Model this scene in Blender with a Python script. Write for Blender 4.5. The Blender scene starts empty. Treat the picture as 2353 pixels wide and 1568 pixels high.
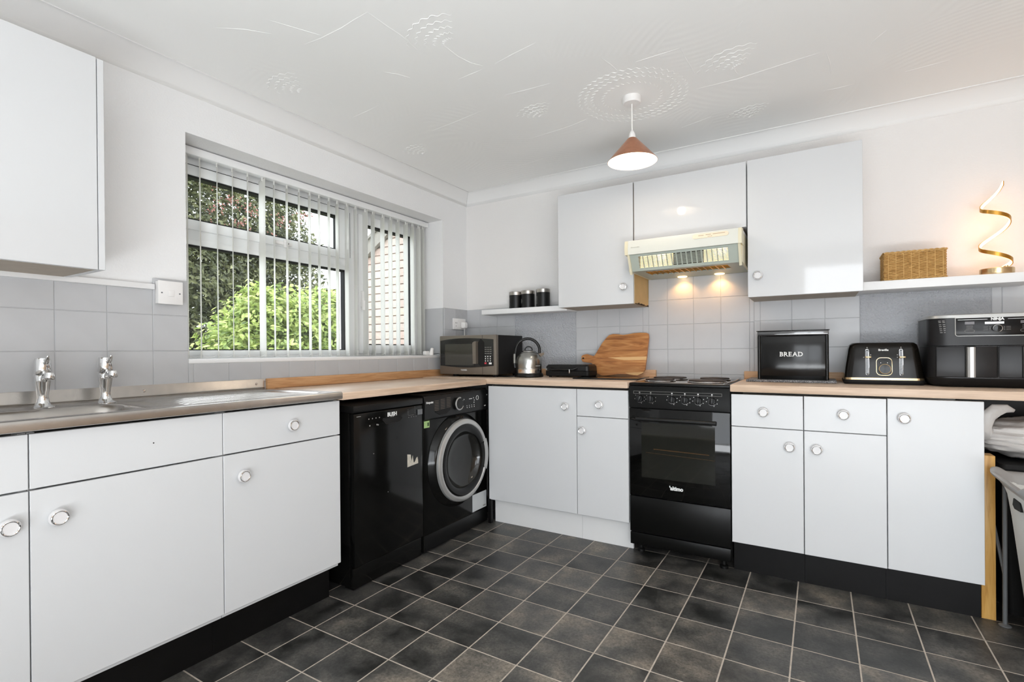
import bpy, bmesh, math, random
import numpy as np
from mathutils import Vector, Matrix
random.seed(7); rng = np.random.default_rng(11)
SC = bpy.context.scene
COL = SC.collection
PI = math.pi

# ------------------------------------------------------------------ camera
CAM = Vector((2.281, -3.111, 1.072))
YAW, PITCH, ROLL, FPX = 0.5445, -0.0024, -0.0083, 1156.74
def cam_axes():
    f = Vector((-math.sin(YAW)*math.cos(PITCH), math.cos(YAW)*math.cos(PITCH), math.sin(PITCH)))
    r = Vector((math.cos(YAW), math.sin(YAW), 0)); u = r.cross(f)
    return math.cos(ROLL)*r+math.sin(ROLL)*u, -math.sin(ROLL)*r+math.cos(ROLL)*u, f
_r, _u, _f = cam_axes()
cd = bpy.data.cameras.new('camera'); cam = bpy.data.objects.new('camera', cd); COL.objects.link(cam)
m = Matrix((( _r.x, _u.x, -_f.x, CAM.x), (_r.y, _u.y, -_f.y, CAM.y), (_r.z, _u.z, -_f.z, CAM.z), (0, 0, 0, 1)))
cam.matrix_world = m
cd.sensor_fit = 'HORIZONTAL'; cd.sensor_width = 36.0; cd.lens = 36.0*FPX/2353.0
cd.shift_y = 26.62/2353.0; cd.clip_start = 0.02; cd.clip_end = 200
SC.camera = cam

# ------------------------------------------------------------------ light
W = bpy.data.worlds.new('overcast_sky'); SC.world = W; W.use_nodes = True
wn = W.node_tree.nodes; wl = W.node_tree.links
bg = wn['Background']; bg.inputs['Strength'].default_value = 4.9
tc = wn.new('ShaderNodeTexCoord'); nz = wn.new('ShaderNodeTexNoise'); cr = wn.new('ShaderNodeValToRGB')
nz.inputs['Scale'].default_value = 1.6; nz.inputs['Detail'].default_value = 4
cr.color_ramp.elements[0].color = (0.82, 0.90, 1.0, 1); cr.color_ramp.elements[1].color = (0.95, 0.98, 1, 1)
wl.new(tc.outputs['Generated'], nz.inputs['Vector']); wl.new(nz.outputs['Fac'], cr.inputs['Fac']); wl.new(cr.outputs['Color'], bg.inputs['Color'])

def area_light(name, loc, direction, sx, sy, power, col):
    d = bpy.data.lights.new(name, 'AREA'); d.shape = 'RECTANGLE'; d.size = sx; d.size_y = sy
    d.energy = power; d.color = col
    o = bpy.data.objects.new(name, d); COL.objects.link(o); o.location = loc
    o.rotation_euler = Vector(direction).to_track_quat('-Z', 'Y').to_euler()
    return o
# the sky comes in through the window in view and through the glazed doors and the added side window behind the camera
# (portals only guide the sampling); an added unseen up-facing panel behind the camera stands in for a bounced flash
for nm, loc, dr, sx, sy in (('window_portal', (-0.27, -1.14, 1.52), (1, 0, 0), 1.7, 0.97), ('patio_portal', (2.95, -4.41, 1.05), (0, 1, 0), 1.7, 2.1), ('side_portal', (4.16, -3.3, 1.5), (-1, 0, 0), 1.4, 1.1)):
    pl_ = area_light(nm, loc, dr, sx, sy, 1, (1, 1, 1)); pl_.data.cycles.is_portal = True
area_light('bounce_fill', (2.5, -3.9, 0.3), (-0.08, 0.25, 1), 2.7, 0.7, 66, (0.925, 0.965, 1.0))
area_light('patio_fill', (2.95, -4.28, 1.05), (0, 1, 0), 1.6, 1.9, 8, (1, 1, 1))  # fill lamp added in the door opening, on top of the sky

SC.view_settings.view_transform = 'Standard'; SC.view_settings.look = 'None'
SC.view_settings.gamma = 1.0; SC.view_settings.use_curve_mapping = False
SC.view_settings.exposure = 0.28

# ------------------------------------------------------------------ materials
def S(r, g, b):
    f = lambda c: (c/255/12.92) if c/255 <= 0.04045 else ((c/255+0.055)/1.055)**2.4
    return (f(r), f(g), f(b), 1.0)
MATS = {}
def mat(name, col, rough=0.5, metal=0.0, spec=0.5, coat=0.0, coatr=0.05, var=None, bump=None, emit=None, alpha=None):
    """var=(scale, amount) colour noise; bump=(scale, strength, distance)"""
    if name in MATS: return MATS[name]
    M = bpy.data.materials.new(name); M.use_nodes = True; MATS[name] = M
    nt = M.node_tree; b = nt.nodes['Principled BSDF']
    b.inputs['Base Color'].default_value = col; b.inputs['Roughness'].default_value = rough
    b.inputs['Metallic'].default_value = metal; b.inputs['Specular IOR Level'].default_value = spec
    b.inputs['Coat Weight'].default_value = coat; b.inputs['Coat Roughness'].default_value = coatr
    t = None
    if var or bump: t = nt.nodes.new('ShaderNodeTexCoord')
    if var:
        n = nt.nodes.new('ShaderNodeTexNoise'); n.inputs['Scale'].default_value = var[0]; n.inputs['Detail'].default_value = 5
        mx = nt.nodes.new('ShaderNodeMixRGB'); mx.blend_type = 'MULTIPLY'; mx.inputs[0].default_value = 1
        rp = nt.nodes.new('ShaderNodeValToRGB'); a = 1-var[1]
        rp.color_ramp.elements[0].color = (a, a, a, 1); rp.color_ramp.elements[0].position = 0.3
        rp.color_ramp.elements[1].color = (1, 1, 1, 1); rp.color_ramp.elements[1].position = 0.7
        mx.inputs[1].default_value = col
        nt.links.new(t.outputs['Object'], n.inputs['Vector']); nt.links.new(n.outputs['Fac'], rp.inputs['Fac'])
        nt.links.new(rp.outputs['Color'], mx.inputs[2]); nt.links.new(mx.outputs['Color'], b.inputs['Base Color'])
    if bump:
        n = nt.nodes.new('ShaderNodeTexNoise'); n.inputs['Scale'].default_value = bump[0]; n.inputs['Detail'].default_value = 3
        bp = nt.nodes.new('ShaderNodeBump'); bp.inputs['Strength'].default_value = bump[1]; bp.inputs['Distance'].default_value = bump[2]
        nt.links.new(t.outputs['Object'], n.inputs['Vector']); nt.links.new(n.outputs['Fac'], bp.inputs['Height'])
        nt.links.new(bp.outputs['Normal'], b.inputs['Normal'])
    if emit:
        b.inputs['Emission Color'].default_value = emit[0]; b.inputs['Emission Strength'].default_value = emit[1]
    return M

def node_mat(name):
    M = bpy.data.materials.new(name); M.use_nodes = True; MATS[name] = M
    return M, M.node_tree, M.node_tree.nodes['Principled BSDF']
def NN(nt, kind, **kw):
    n = nt.nodes.new(kind)
    for k, v in kw.items():
        if k in n.inputs: n.inputs[k].default_value = v
        else: setattr(n, k, v)
    return n
def ramp(nt, stops):
    r = nt.nodes.new('ShaderNodeValToRGB'); e = r.color_ramp.elements
    while len(e) < len(stops): e.new(0.5)
    for i, (p, c) in enumerate(stops): e[i].position = p; e[i].color = c
    return r

WALLP = mat('white_textured_paint', S(237, 237, 237), 0.75, bump=(120, 0.35, 0.004), var=(3, 0.015))
WHITEPAINT = mat('white_gloss_paint', S(238, 238, 238), 0.45, var=(5, 0.02))
COVING = mat('coving_paint', S(236, 236, 235), 0.6, var=(2, 0.015))
GREYTILE = mat('grey_tile_paint', S(194, 195, 197), 0.42, var=(9, 0.05), bump=(60, 0.06, 0.003))
GREYBACK = mat('grey_grout_paint', S(182, 183, 185), 0.6, var=(30, 0.08))
GREYBOARD = mat('grey_painted_woodchip', S(190, 192, 196), 0.6, var=(12, 0.05), bump=(110, 1.0, 0.012))
DOORW = mat('white_laminate', S(213, 214, 215), 0.33, var=(2, 0.01))
DOORG = mat('white_gloss_laminate', S(211, 212, 213), 0.05, coat=0.2, var=(2, 0.008))
CARC = mat('cream_carcass_board', S(214, 178, 118), 0.55, var=(14, 0.12))
CARCU = mat('grey_brown_underside_board', S(178, 166, 150), 0.6, var=(20, 0.1))
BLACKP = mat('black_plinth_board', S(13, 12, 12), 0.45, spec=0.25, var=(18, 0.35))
BLACKC = mat('black_cooker_enamel', S(12, 12, 11), 0.3, spec=0.2, var=(6, 0.15))
BLACKG = mat('black_gloss_enamel', S(14, 14, 13), 0.13, spec=0.32, var=(6, 0.15))
BLACKS = mat('black_satin_plastic', S(18, 18, 18), 0.35, spec=0.35, var=(20, 0.15))
BLACKM = mat('black_matt_plastic', S(22, 21, 21), 0.6, spec=0.3, var=(25, 0.2))
GLASSB = mat('dark_oven_glass', S(8, 8, 7), 0.04, spec=0.3, var=(4, 0.05))
GLASSW = mat('dark_window_glass', S(24, 25, 20), 0.04, spec=0.7, var=(4, 0.05))
CHROME = mat('chrome', (0.82, 0.82, 0.82, 1), 0.08, 1.0, var=(12, 0.05))
STEEL = mat('brushed_steel', (0.50, 0.47, 0.44, 1), 0.27, 1.0, var=(30, 0.12), bump=(200, 0.04, 0.002))
STEELB = mat('satin_kettle_steel', (0.40, 0.40, 0.38, 1), 0.26, 1.0, var=(20, 0.06))
SILVER = mat('silver_plastic', S(190, 190, 188), 0.3, 0.55, var=(12, 0.05))
TAUPE = mat('taupe_metal_front', S(126, 118, 108), 0.38, 0.45, var=(16, 0.06))
GOLD = mat('champagne_gold_metal', S(214, 190, 150), 0.25, 0.9, var=(12, 0.06))
BRASS = mat('brushed_brass', S(200, 150, 70), 0.3, 0.9, var=(20, 0.1))
COPPER = mat('brushed_copper', S(206, 148, 118), 0.3, 0.95, var=(40, 0.12))
UPVC = mat('white_upvc', S(240, 241, 241), 0.35, var=(3, 0.01))
GASKET = mat('black_rubber_gasket', S(20, 20, 18), 0.7, var=(30, 0.2))
SLATF, nt, b = node_mat('white_blind_fabric')
b.inputs['Base Color'].default_value = S(249, 249, 246); b.inputs['Roughness'].default_value = 0.8
n1 = NN(nt, 'ShaderNodeTexNoise', Scale=300.0); bp = NN(nt, 'ShaderNodeBump', Strength=0.1, Distance=0.001); nt.links.new(n1.outputs['Fac'], bp.inputs['Height']); nt.links.new(bp.outputs[0], b.inputs['Normal'])
tr_ = NN(nt, 'ShaderNodeBsdfTranslucent', Color=S(249, 249, 246)); mx = NN(nt, 'ShaderNodeMixShader'); mx.inputs[0].default_value = 0.42
nt.links.new(b.outputs[0], mx.inputs[1]); nt.links.new(tr_.outputs[0], mx.inputs[2]); nt.links.new(mx.outputs[0], nt.nodes['Material Output'].inputs['Surface'])
PLASTW = mat('white_moulded_plastic', S(236, 234, 232), 0.35, var=(8, 0.02))
PLASTC = mat('cream_aged_plastic', S(222, 214, 186), 0.4, var=(8, 0.04))
HOODGREY = mat('pale_grey_green_plastic', S(176, 184, 174), 0.45, var=(10, 0.05))
FILTER = mat('brown_filter_mesh', S(96, 76, 52), 0.7, var=(40, 0.3))
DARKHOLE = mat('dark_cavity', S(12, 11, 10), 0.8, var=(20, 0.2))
HOTPLATE = mat('cast_iron_hotplate', S(52, 44, 40), 0.5, 0.5, var=(40, 0.25))
PRINTW = mat('white_print', S(230, 230, 228), 0.5, var=(30, 0.03))
PRINTG = mat('grey_print', S(150, 148, 144), 0.5, var=(30, 0.05))
PRINTR = mat('red_print', S(190, 60, 72), 0.5, var=(30, 0.05))
PRINTGR = mat('green_print', S(164, 196, 128), 0.5, var=(30, 0.05))
STICKW = mat('pale_paper_sticker', S(206, 210, 212), 0.6, var=(25, 0.05))
STICKT = mat('torn_paper_sticker', S(206, 200, 186), 0.7, var=(60, 0.2))
ENAMELIN = mat('white_shade_lining', S(250, 246, 240), 0.5, var=(10, 0.01))
PINE = None
BAGW = mat('white_polythene_bag', S(226, 222, 218), 0.4, var=(5, 0.1), bump=(14, 0.5, 0.02))
GREYM = mat('grey_powder_coated_steel', S(120, 122, 124), 0.4, 0.3, var=(20, 0.08))
BINW = mat('white_ribbed_bin_plastic', S(226, 226, 222), 0.45, var=(9, 0.05))
BINR = mat('grey_bin_rim_plastic', S(172, 170, 168), 0.4, var=(9, 0.05))
BARK = mat('brown_bark', S(84, 66, 50), 0.9, var=(14, 0.4), bump=(30, 0.8, 0.02))
GRASS = mat('sunlit_lawn', S(118, 124, 88), 0.9, var=(6, 0.35), bump=(60, 0.8, 0.03))
MORTAR = mat('brown_mortar', S(112, 92, 78), 0.9, var=(40, 0.2))
FASCIA = mat('weathered_fascia', S(128, 124, 116), 0.7, var=(20, 0.2))
CORD = mat('white_flex', S(236, 234, 230), 0.5, var=(30, 0.02))
CORDB = mat('black_flex', S(24, 24, 24), 0.5, var=(30, 0.1))
GRANITE, nt, b = node_mat('speckled_granite')
t = NN(nt, 'ShaderNodeTexCoord'); n1 = NN(nt, 'ShaderNodeTexNoise', Scale=420.0, Detail=2.0); r1 = ramp(nt, [(0.42, S(44, 44, 48)), (0.5, S(92, 92, 96)), (0.6, S(172, 172, 174))])
nt.links.new(t.outputs['Object'], n1.inputs['Vector']); nt.links.new(n1.outputs['Fac'], r1.inputs['Fac']); nt.links.new(r1.outputs['Color'], b.inputs['Base Color']); b.inputs['Roughness'].default_value = 0.4

def glow(name, col, strength):
    M, nt, b = node_mat(name)
    b.inputs['Base Color'].default_value = (0.9, 0.9, 0.9, 1)
    b.inputs['Emission Color'].default_value = col; b.inputs['Emission Strength'].default_value = strength
    return M
BULB = glow('lit_pendant_bulb', S(255, 244, 226), 7)
HOODBULB = glow('lit_hood_lamp', S(255, 208, 128), 5)
HOODGLOW = glow('lit_hood_diffuser', S(255, 216, 140), 1.3)
LEDSTRIP = glow('lit_led_strip', S(255, 196, 118), 4)

def clear_glass():
    M, nt, b = node_mat('clear_window_glass')
    out = nt.nodes['Material Output']; nt.nodes.remove(b)
    tr = NN(nt, 'ShaderNodeBsdfTransparent'); gl = NN(nt, 'ShaderNodeBsdfGlossy', Roughness=0.01)
    fr = NN(nt, 'ShaderNodeFresnel', IOR=1.3); mx = NN(nt, 'ShaderNodeMixShader')
    nt.links.new(fr.outputs[0], mx.inputs[0]); nt.links.new(tr.outputs[0], mx.inputs[1]); nt.links.new(gl.outputs[0], mx.inputs[2])
    nt.links.new(mx.outputs[0], out.inputs['Surface'])
    return M
GLASS = clear_glass()

def wood_blocks(name, along, c1, c2, c3, bw=0.34, bh=0.045, rough=0.4):
    """beech-block laminate; along = 'x' or 'y'"""
    M, nt, b = node_mat(name)
    t = NN(nt, 'ShaderNodeTexCoord'); mp = NN(nt, 'ShaderNodeMapping')
    if along == 'y': mp.inputs['Rotation'].default_value = (0, 0, PI/2)
    nt.links.new(t.outputs['Object'], mp.inputs['Vector'])
    br = NN(nt, 'ShaderNodeTexBrick'); br.inputs['Scale'].default_value = 1.0
    br.inputs['Brick Width'].default_value = bw; br.inputs['Row Height'].default_value = bh; br.inputs['Mortar Size'].default_value = 0.0006
    br.inputs['Color1'].default_value = c1; br.inputs['Color2'].default_value = c2; br.inputs['Mortar'].default_value = c3
    nt.links.new(mp.outputs[0], br.inputs['Vector'])
    m2 = NN(nt, 'ShaderNodeMapping'); m2.inputs['Scale'].default_value = (6, 90, 90); nt.links.new(mp.outputs[0], m2.inputs['Vector'])
    n = NN(nt, 'ShaderNodeTexNoise', Scale=1.0, Detail=6.0); nt.links.new(m2.outputs[0], n.inputs['Vector'])
    rp = ramp(nt, [(0.3, (0.8, 0.76, 0.72, 1)), (0.65, (1.05, 1.05, 1.05, 1))]); nt.links.new(n.outputs['Fac'], rp.inputs['Fac'])
    mx = NN(nt, 'ShaderNodeMixRGB', blend_type='MULTIPLY'); mx.inputs[0].default_value = 1
    nt.links.new(br.outputs['Color'], mx.inputs[1]); nt.links.new(rp.outputs['Color'], mx.inputs[2])
    nt.links.new(mx.outputs['Color'], b.inputs['Base Color']); b.inputs['Roughness'].default_value = rough
    return M
WTX = wood_blocks('beech_block_laminate', 'x', S(230, 208, 188), S(222, 197, 174), S(210, 184, 160))
WTY = wood_blocks('beech_block_laminate_return', 'y', S(230, 208, 188), S(222, 197, 174), S(210, 184, 160))

def grain(name, along, cols, rough=0.5, sc=(5, 60, 60), nscale=1.0, dist=1.2):
    M, nt, b = node_mat(name)
    t = NN(nt, 'ShaderNodeTexCoord'); mp = NN(nt, 'ShaderNodeMapping')
    s = {'x': (sc[0], sc[1], sc[2]), 'y': (sc[1], sc[0], sc[2]), 'z': (sc[1], sc[2], sc[0])}[along]
    mp.inputs['Scale'].default_value = s; nt.links.new(t.outputs['Object'], mp.inputs['Vector'])
    n = NN(nt, 'ShaderNodeTexNoise', Scale=nscale, Detail=7.0, Distortion=dist); nt.links.new(mp.outputs[0], n.inputs['Vector'])
    k = len(cols); rp = ramp(nt, [(0.28+0.44*i/(k-1), c) for i, c in enumerate(cols)]); nt.links.new(n.outputs['Fac'], rp.inputs['Fac'])
    nt.links.new(rp.outputs['Color'], b.inputs['Base Color']); b.inputs['Roughness'].default_value = rough
    return M
UPY = grain('oak_upstand_return', 'y', [S(176, 128, 84), S(200, 152, 106), S(212, 168, 124)])
UPX = grain('oak_upstand', 'x', [S(190, 148, 110), S(208, 170, 132), S(216, 182, 146)])
ACACIA = grain('acacia_board', 'x', [S(128, 76, 34), S(172, 112, 58), S(198, 142, 84)], 0.45, (4, 40, 32), 1.0, 2.0)
ACACIAL = grain('pale_sapwood', 'x', [S(206, 160, 104), S(226, 186, 132)], 0.45)
PINE = grain('varnished_pine', 'z', [S(188, 136, 62), S(214, 164, 88), S(224, 178, 104)], 0.4)
STRAW = grain('seagrass_straw', 'x', [S(150, 108, 52), S(190, 146, 84), S(214, 174, 112)], 0.75, (30, 30, 200))
STRAWL = grain('pale_seagrass_straw', 'x', [S(176, 134, 76), S(210, 170, 108)], 0.75, (30, 30, 200))

def floor_tile_mat():
    M, nt, b = node_mat('dark_slate_tile')
    g = NN(nt, 'ShaderNodeNewGeometry'); oi = NN(nt, 'ShaderNodeObjectInfo')
    ad = NN(nt, 'ShaderNodeVectorMath', operation='ADD'); sc = NN(nt, 'ShaderNodeVectorMath', operation='SCALE'); sc.inputs['Scale'].default_value = 37.0
    cx = NN(nt, 'ShaderNodeCombineXYZ'); nt.links.new(oi.outputs['Random'], cx.inputs[0]); nt.links.new(oi.outputs['Random'], cx.inputs[2])
    nt.links.new(cx.outputs[0], sc.inputs[0]); nt.links.new(g.outputs['Position'], ad.inputs[0]); nt.links.new(sc.outputs[0], ad.inputs[1])
    big = NN(nt, 'ShaderNodeTexNoise', Scale=6.5, Detail=3.0, Roughness=0.55); fine = NN(nt, 'ShaderNodeTexNoise', Scale=95.0, Detail=7.0, Roughness=0.8)
    for q in (big, fine): nt.links.new(ad.outputs[0], q.inputs['Vector'])
    rb = ramp(nt, [(0.30, S(40, 40, 38)), (0.44, S(70, 69, 67)), (0.58, S(96, 93, 88)), (0.78, S(140, 131, 119))])
    pw = NN(nt, 'ShaderNodeMath', operation='POWER'); pw.inputs[1].default_value = 3.0; nt.links.new(oi.outputs['Random'], pw.inputs[0])
    ma = NN(nt, 'ShaderNodeMath', operation='MULTIPLY_ADD'); ma.inputs[1].default_value = 0.2; nt.links.new(pw.outputs[0], ma.inputs[0]); nt.links.new(big.outputs['Fac'], ma.inputs[2])
    sb = NN(nt, 'ShaderNodeMath', operation='SUBTRACT'); sb.inputs[1].default_value = 0.06; nt.links.new(ma.outputs[0], sb.inputs[0])
    nt.links.new(sb.outputs[0], rb.inputs['Fac'])
    rf = ramp(nt, [(0.33, (0.4, 0.4, 0.4, 1)), (0.56, (1.05, 1.05, 1.05, 1)), (0.66, (1.35, 1.35, 1.35, 1)), (0.76, (3.2, 3.2, 3.2, 1))]); nt.links.new(fine.outputs['Fac'], rf.inputs['Fac'])
    mx = NN(nt, 'ShaderNodeMixRGB', blend_type='MULTIPLY'); mx.inputs[0].default_value = 1
    nt.links.new(rb.outputs['Color'], mx.inputs[1]); nt.links.new(rf.outputs['Color'], mx.inputs[2]); nt.links.new(mx.outputs[0], b.inputs['Base Color'])
    rr = ramp(nt, [(0.3, (0.28,)*3+(1,)), (0.7, (0.5,)*3+(1,))]); nt.links.new(big.outputs['Fac'], rr.inputs['Fac']); nt.links.new(rr.outputs['Color'], b.inputs['Roughness'])
    bp = NN(nt, 'ShaderNodeBump', Strength=0.25, Distance=0.002); nt.links.new(fine.outputs['Fac'], bp.inputs['Height']); nt.links.new(bp.outputs[0], b.inputs['Normal'])
    return M
FTILE = floor_tile_mat()
GROUT = mat('beige_grout', S(202, 190, 176), 0.85, var=(40, 0.25))

def ceiling_mat():
    """combed plaster: cells of fine curved comb lines, each turned its own way"""
    M, nt, b = node_mat('combed_plaster_ceiling')
    b.inputs['Base Color'].default_value = S(248, 248, 246); b.inputs['Roughness'].default_value = 0.7
    t = NN(nt, 'ShaderNodeTexCoord'); v = NN(nt, 'ShaderNodeTexVoronoi', Scale=2.7); v.voronoi_dimensions = '2D'; v.inputs['Randomness'].default_value = 0.55
    nt.links.new(t.outputs['Object'], v.inputs['Vector'])
    # centre of the comb sweep = cell colour-driven offset
    sc = NN(nt, 'ShaderNodeVectorMath', operation='MULTIPLY_ADD'); sc.inputs[1].default_value = (1.3, 1.3, 0); sc.inputs[2].default_value = (-0.65, -0.65, 0)
    nt.links.new(v.outputs['Color'], sc.inputs[0])
    sub = NN(nt, 'ShaderNodeVectorMath', operation='SUBTRACT'); nt.links.new(t.outputs['Object'], sub.inputs[0]); nt.links.new(v.outputs['Position'], sub.inputs[1])
    s2 = NN(nt, 'ShaderNodeVectorMath', operation='SUBTRACT'); nt.links.new(sub.outputs[0], s2.inputs[0]); nt.links.new(sc.outputs[0], s2.inputs[1])
    le = NN(nt, 'ShaderNodeVectorMath', operation='LENGTH'); nt.links.new(s2.outputs[0], le.inputs[0])
    mu = NN(nt, 'ShaderNodeMath', operation='MULTIPLY'); mu.inputs[1].default_value = 2*PI/0.0095; nt.links.new(le.outputs['Value'], mu.inputs[0])
    si = NN(nt, 'ShaderNodeMath', operation='SINE'); nt.links.new(mu.outputs[0], si.inputs[0])
    no = NN(nt, 'ShaderNodeTexNoise', Scale=3.0, Detail=2.0); nt.links.new(t.outputs['Object'], no.inputs['Vector'])
    am = NN(nt, 'ShaderNodeMapRange'); am.inputs[1].default_value = 0.4; am.inputs[2].default_value = 0.65; nt.links.new(no.outputs['Fac'], am.inputs[0])
    m2 = NN(nt, 'ShaderNodeMath', operation='MULTIPLY'); nt.links.new(si.outputs[0], m2.inputs[0]); nt.links.new(am.outputs[0], m2.inputs[1])
    bp = NN(nt, 'ShaderNodeBump', Strength=0.22, Distance=0.0012); nt.links.new(m2.outputs[0], bp.inputs['Height']); nt.links.new(bp.outputs[0], b.inputs['Normal'])
    return M
CEIL = ceiling_mat()

def brick_mat():
    M, nt, b = node_mat('pale_pink_brick')
    oi = NN(nt, 'ShaderNodeObjectInfo'); t = NN(nt, 'ShaderNodeTexCoord')
    rp = ramp(nt, [(0.0, S(176, 154, 144)), (0.35, S(182, 166, 156)), (0.7, S(172, 158, 148)), (1.0, S(184, 170, 154))]); nt.links.new(oi.outputs['Random'], rp.inputs['Fac'])
    n = NN(nt, 'ShaderNodeTexNoise', Scale=45.0, Detail=5.0); nt.links.new(t.outputs['Object'], n.inputs['Vector'])
    r2 = ramp(nt, [(0.3, (0.82, 0.82, 0.82, 1)), (0.65, (1.05, 1.05, 1.05, 1))]); nt.links.new(n.outputs['Fac'], r2.inputs['Fac'])
    mx = NN(nt, 'ShaderNodeMixRGB', blend_type='MULTIPLY'); mx.inputs[0].default_value = 1
    nt.links.new(rp.outputs[0], mx.inputs[1]); nt.links.new(r2.outputs[0], mx.inputs[2]); nt.links.new(mx.outputs[0], b.inputs['Base Color']); b.inputs['Roughness'].default_value = 0.9
    return M
BRICK = brick_mat()

def leaf_mat(name, cols, scale, transl=0.35):
    M, nt, b = node_mat(name)
    out = nt.nodes['Material Output']
    g = NN(nt, 'ShaderNodeNewGeometry'); n = NN(nt, 'ShaderNodeTexNoise', Scale=scale, Detail=2.0); nt.links.new(g.outputs['Position'], n.inputs['Vector'])
    k = len(cols); rp = ramp(nt, [(0.3+0.4*i/(k-1), c) for i, c in enumerate(cols)]); nt.links.new(n.outputs['Fac'], rp.inputs['Fac'])
    nt.links.new(rp.outputs[0], b.inputs['Base Color']); b.inputs['Roughness'].default_value = 0.5
    tr = NN(nt, 'ShaderNodeBsdfTranslucent'); nt.links.new(rp.outputs[0], tr.inputs['Color']); mx = NN(nt, 'ShaderNodeMixShader'); mx.inputs[0].default_value = transl
    nt.links.new(b.outputs[0], mx.inputs[1]); nt.links.new(tr.outputs[0], mx.inputs[2]); nt.links.new(mx.outputs[0], out.inputs['Surface'])
    return M
LEAFB = leaf_mat('bright_green_leaves', [S(70, 88, 46), S(126, 146, 76), S(172, 186, 106), S(200, 206, 146)], 9)
LEAFT = leaf_mat('deep_green_leaves', [S(34, 40, 24), S(64, 70, 42), S(98, 102, 66), S(132, 134, 96)], 5)
BERRY = mat('coral_red_blossom', S(138, 90, 80), 0.6, var=(30, 0.2))

# ------------------------------------------------------------------ mesh builder
class MB:
    def __init__(self): self.bm = bmesh.new(); self.mi = 0
    def m(self, i): self.mi = i; return self
    def _f(self, vs):
        try: f = self.bm.faces.new(vs)
        except ValueError: return None
        f.material_index = self.mi; return f
    def box(self, x0, x1, y0, y1, z0, z1, bev=0, seg=2, rot=None):
        a = self.bm.verts.new
        v = [a((x, y, z)) for z in (min(z0, z1), max(z0, z1)) for y in (min(y0, y1), max(y0, y1)) for x in (min(x0, x1), max(x0, x1))]
        fs = [self._f([v[i] for i in q]) for q in ((0, 2, 3, 1), (4, 5, 7, 6), (0, 1, 5, 4), (2, 6, 7, 3), (0, 4, 6, 2), (1, 3, 7, 5))]
        if rot: bmesh.ops.transform(self.bm, matrix=rot, verts=v)
        if bev:
            es = list({e for f in fs for e in f.edges})
            r = bmesh.ops.bevel(self.bm, geom=es, offset=bev, segments=seg, affect='EDGES', profile=0.5, clamp_overlap=True)
            for f in r['faces']: f.material_index = self.mi
        return self
    def rings(self, rings, closed_ring=True, caps=(True, True), loop=False):
        R = [[self.bm.verts.new(p) for p in r] for r in rings]
        n = len(R[0]); k = len(R)
        for i in range(k if loop else k-1):
            A, B = R[i], R[(i+1) % k]
            for j in range(n if closed_ring else n-1): self._f([A[j], A[(j+1) % n], B[(j+1) % n], B[j]])
        if not loop:
            if caps[0] and n > 2: self._f(R[0][::-1])
            if caps[1] and n > 2: self._f(R[-1])
        return self
    def cyl(self, p0, p1, r0, r1=None, n=20, caps=(True, True)):
        r1 = r0 if r1 is None else r1
        p0 = Vector(p0); p1 = Vector(p1); d = (p1-p0).normalized()
        a = d.orthogonal().normalized(); b = d.cross(a)
        ring = lambda p, r: [p+r*(math.cos(t)*a+math.sin(t)*b) for t in [2*PI*i/n for i in range(n)]]
        return self.rings([ring(p0, r0), ring(p1, r1)], caps=caps)
    def lathe(self, prof, c=(0, 0, 0), axis=(0, 0, 1), n=32, caps=(True, True), ref=None):
        c = Vector(c); d = Vector(axis).normalized(); a = Vector(ref).normalized() if ref else d.orthogonal().normalized(); b = d.cross(a)
        rs = []
        for r, h in prof:
            r = max(r, 1e-5)
            rs.append([c+d*h+r*(math.cos(t)*a+math.sin(t)*b) for t in [2*PI*i/n for i in range(n)]])
        return self.rings(rs, caps=caps)
    def tube(self, pts, r, n=8, closed=False, rad=None):
        P = [Vector(p) for p in pts]; k = len(P); rs = []; prev = None
        for i in range(k):
            if closed: d = P[(i+1) % k]-P[i-1]
            else: d = P[min(i+1, k-1)]-P[max(i-1, 0)]
            d = d.normalized()
            if prev is None: a = d.orthogonal().normalized()
            else:
                a = prev-d*prev.dot(d)
                a = a.normalized() if a.length > 1e-6 else d.orthogonal().normalized()
            prev = a; b = d.cross(a); rr = rad[i] if rad else r
            rs.append([P[i]+rr*(math.cos(t)*a+math.sin(t)*b) for t in [2*PI*j/n for j in range(n)]])
        return self.rings(rs, loop=closed)
    def prism(self, poly, axis, a0, a1):
        """poly: 2d outline; axis x: (y,z), y: (x,z), z: (x,y)"""
        f = {'x': lambda p, a: (a, p[0], p[1]), 'y': lambda p, a: (p[0], a, p[1]), 'z': lambda p, a: (p[0], p[1], a)}[axis]
        return self.rings([[f(p, a0) for p in poly], [f(p, a1) for p in poly]])
    def torus(self, c, axis, R, r, n=36, k=8, a0=0, a1=2*PI, ref=None, sq=1.0):
        c = Vector(c); d = Vector(axis).normalized(); a = Vector(ref).normalized() if ref else d.orthogonal().normalized(); b = d.cross(a)
        full = abs(a1-a0-2*PI) < 1e-6; rs = []
        for i in range(n if full else n+1):
            t = a0+(a1-a0)*i/n; e = math.cos(t)*a+math.sin(t)*b
            rs.append([c+e*(R+r*math.cos(s))+d*(r*sq*math.sin(s)) for s in [2*PI*j/k for j in range(k)]])
        return self.rings(rs, loop=full)
    def loft(self, secs, n=6):
        """secs: (z, cx, cy, hx, hy, rad) rounded rectangles stacked in z"""
        rs = []
        for z, cx, cy, hx, hy, r in secs:
            r = min(r, hx*0.999, hy*0.999); q = []
            for sx, sy, t0 in ((1, 1, 0), (-1, 1, PI/2), (-1, -1, PI), (1, -1, 1.5*PI)):
                for i in range(n+1):
                    t = t0+PI/2*i/n; q.append((cx+sx*(hx-r)+r*math.cos(t), cy+sy*(hy-r)+r*math.sin(t), z))
            rs.append(q)
        return self.rings(rs)
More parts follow.
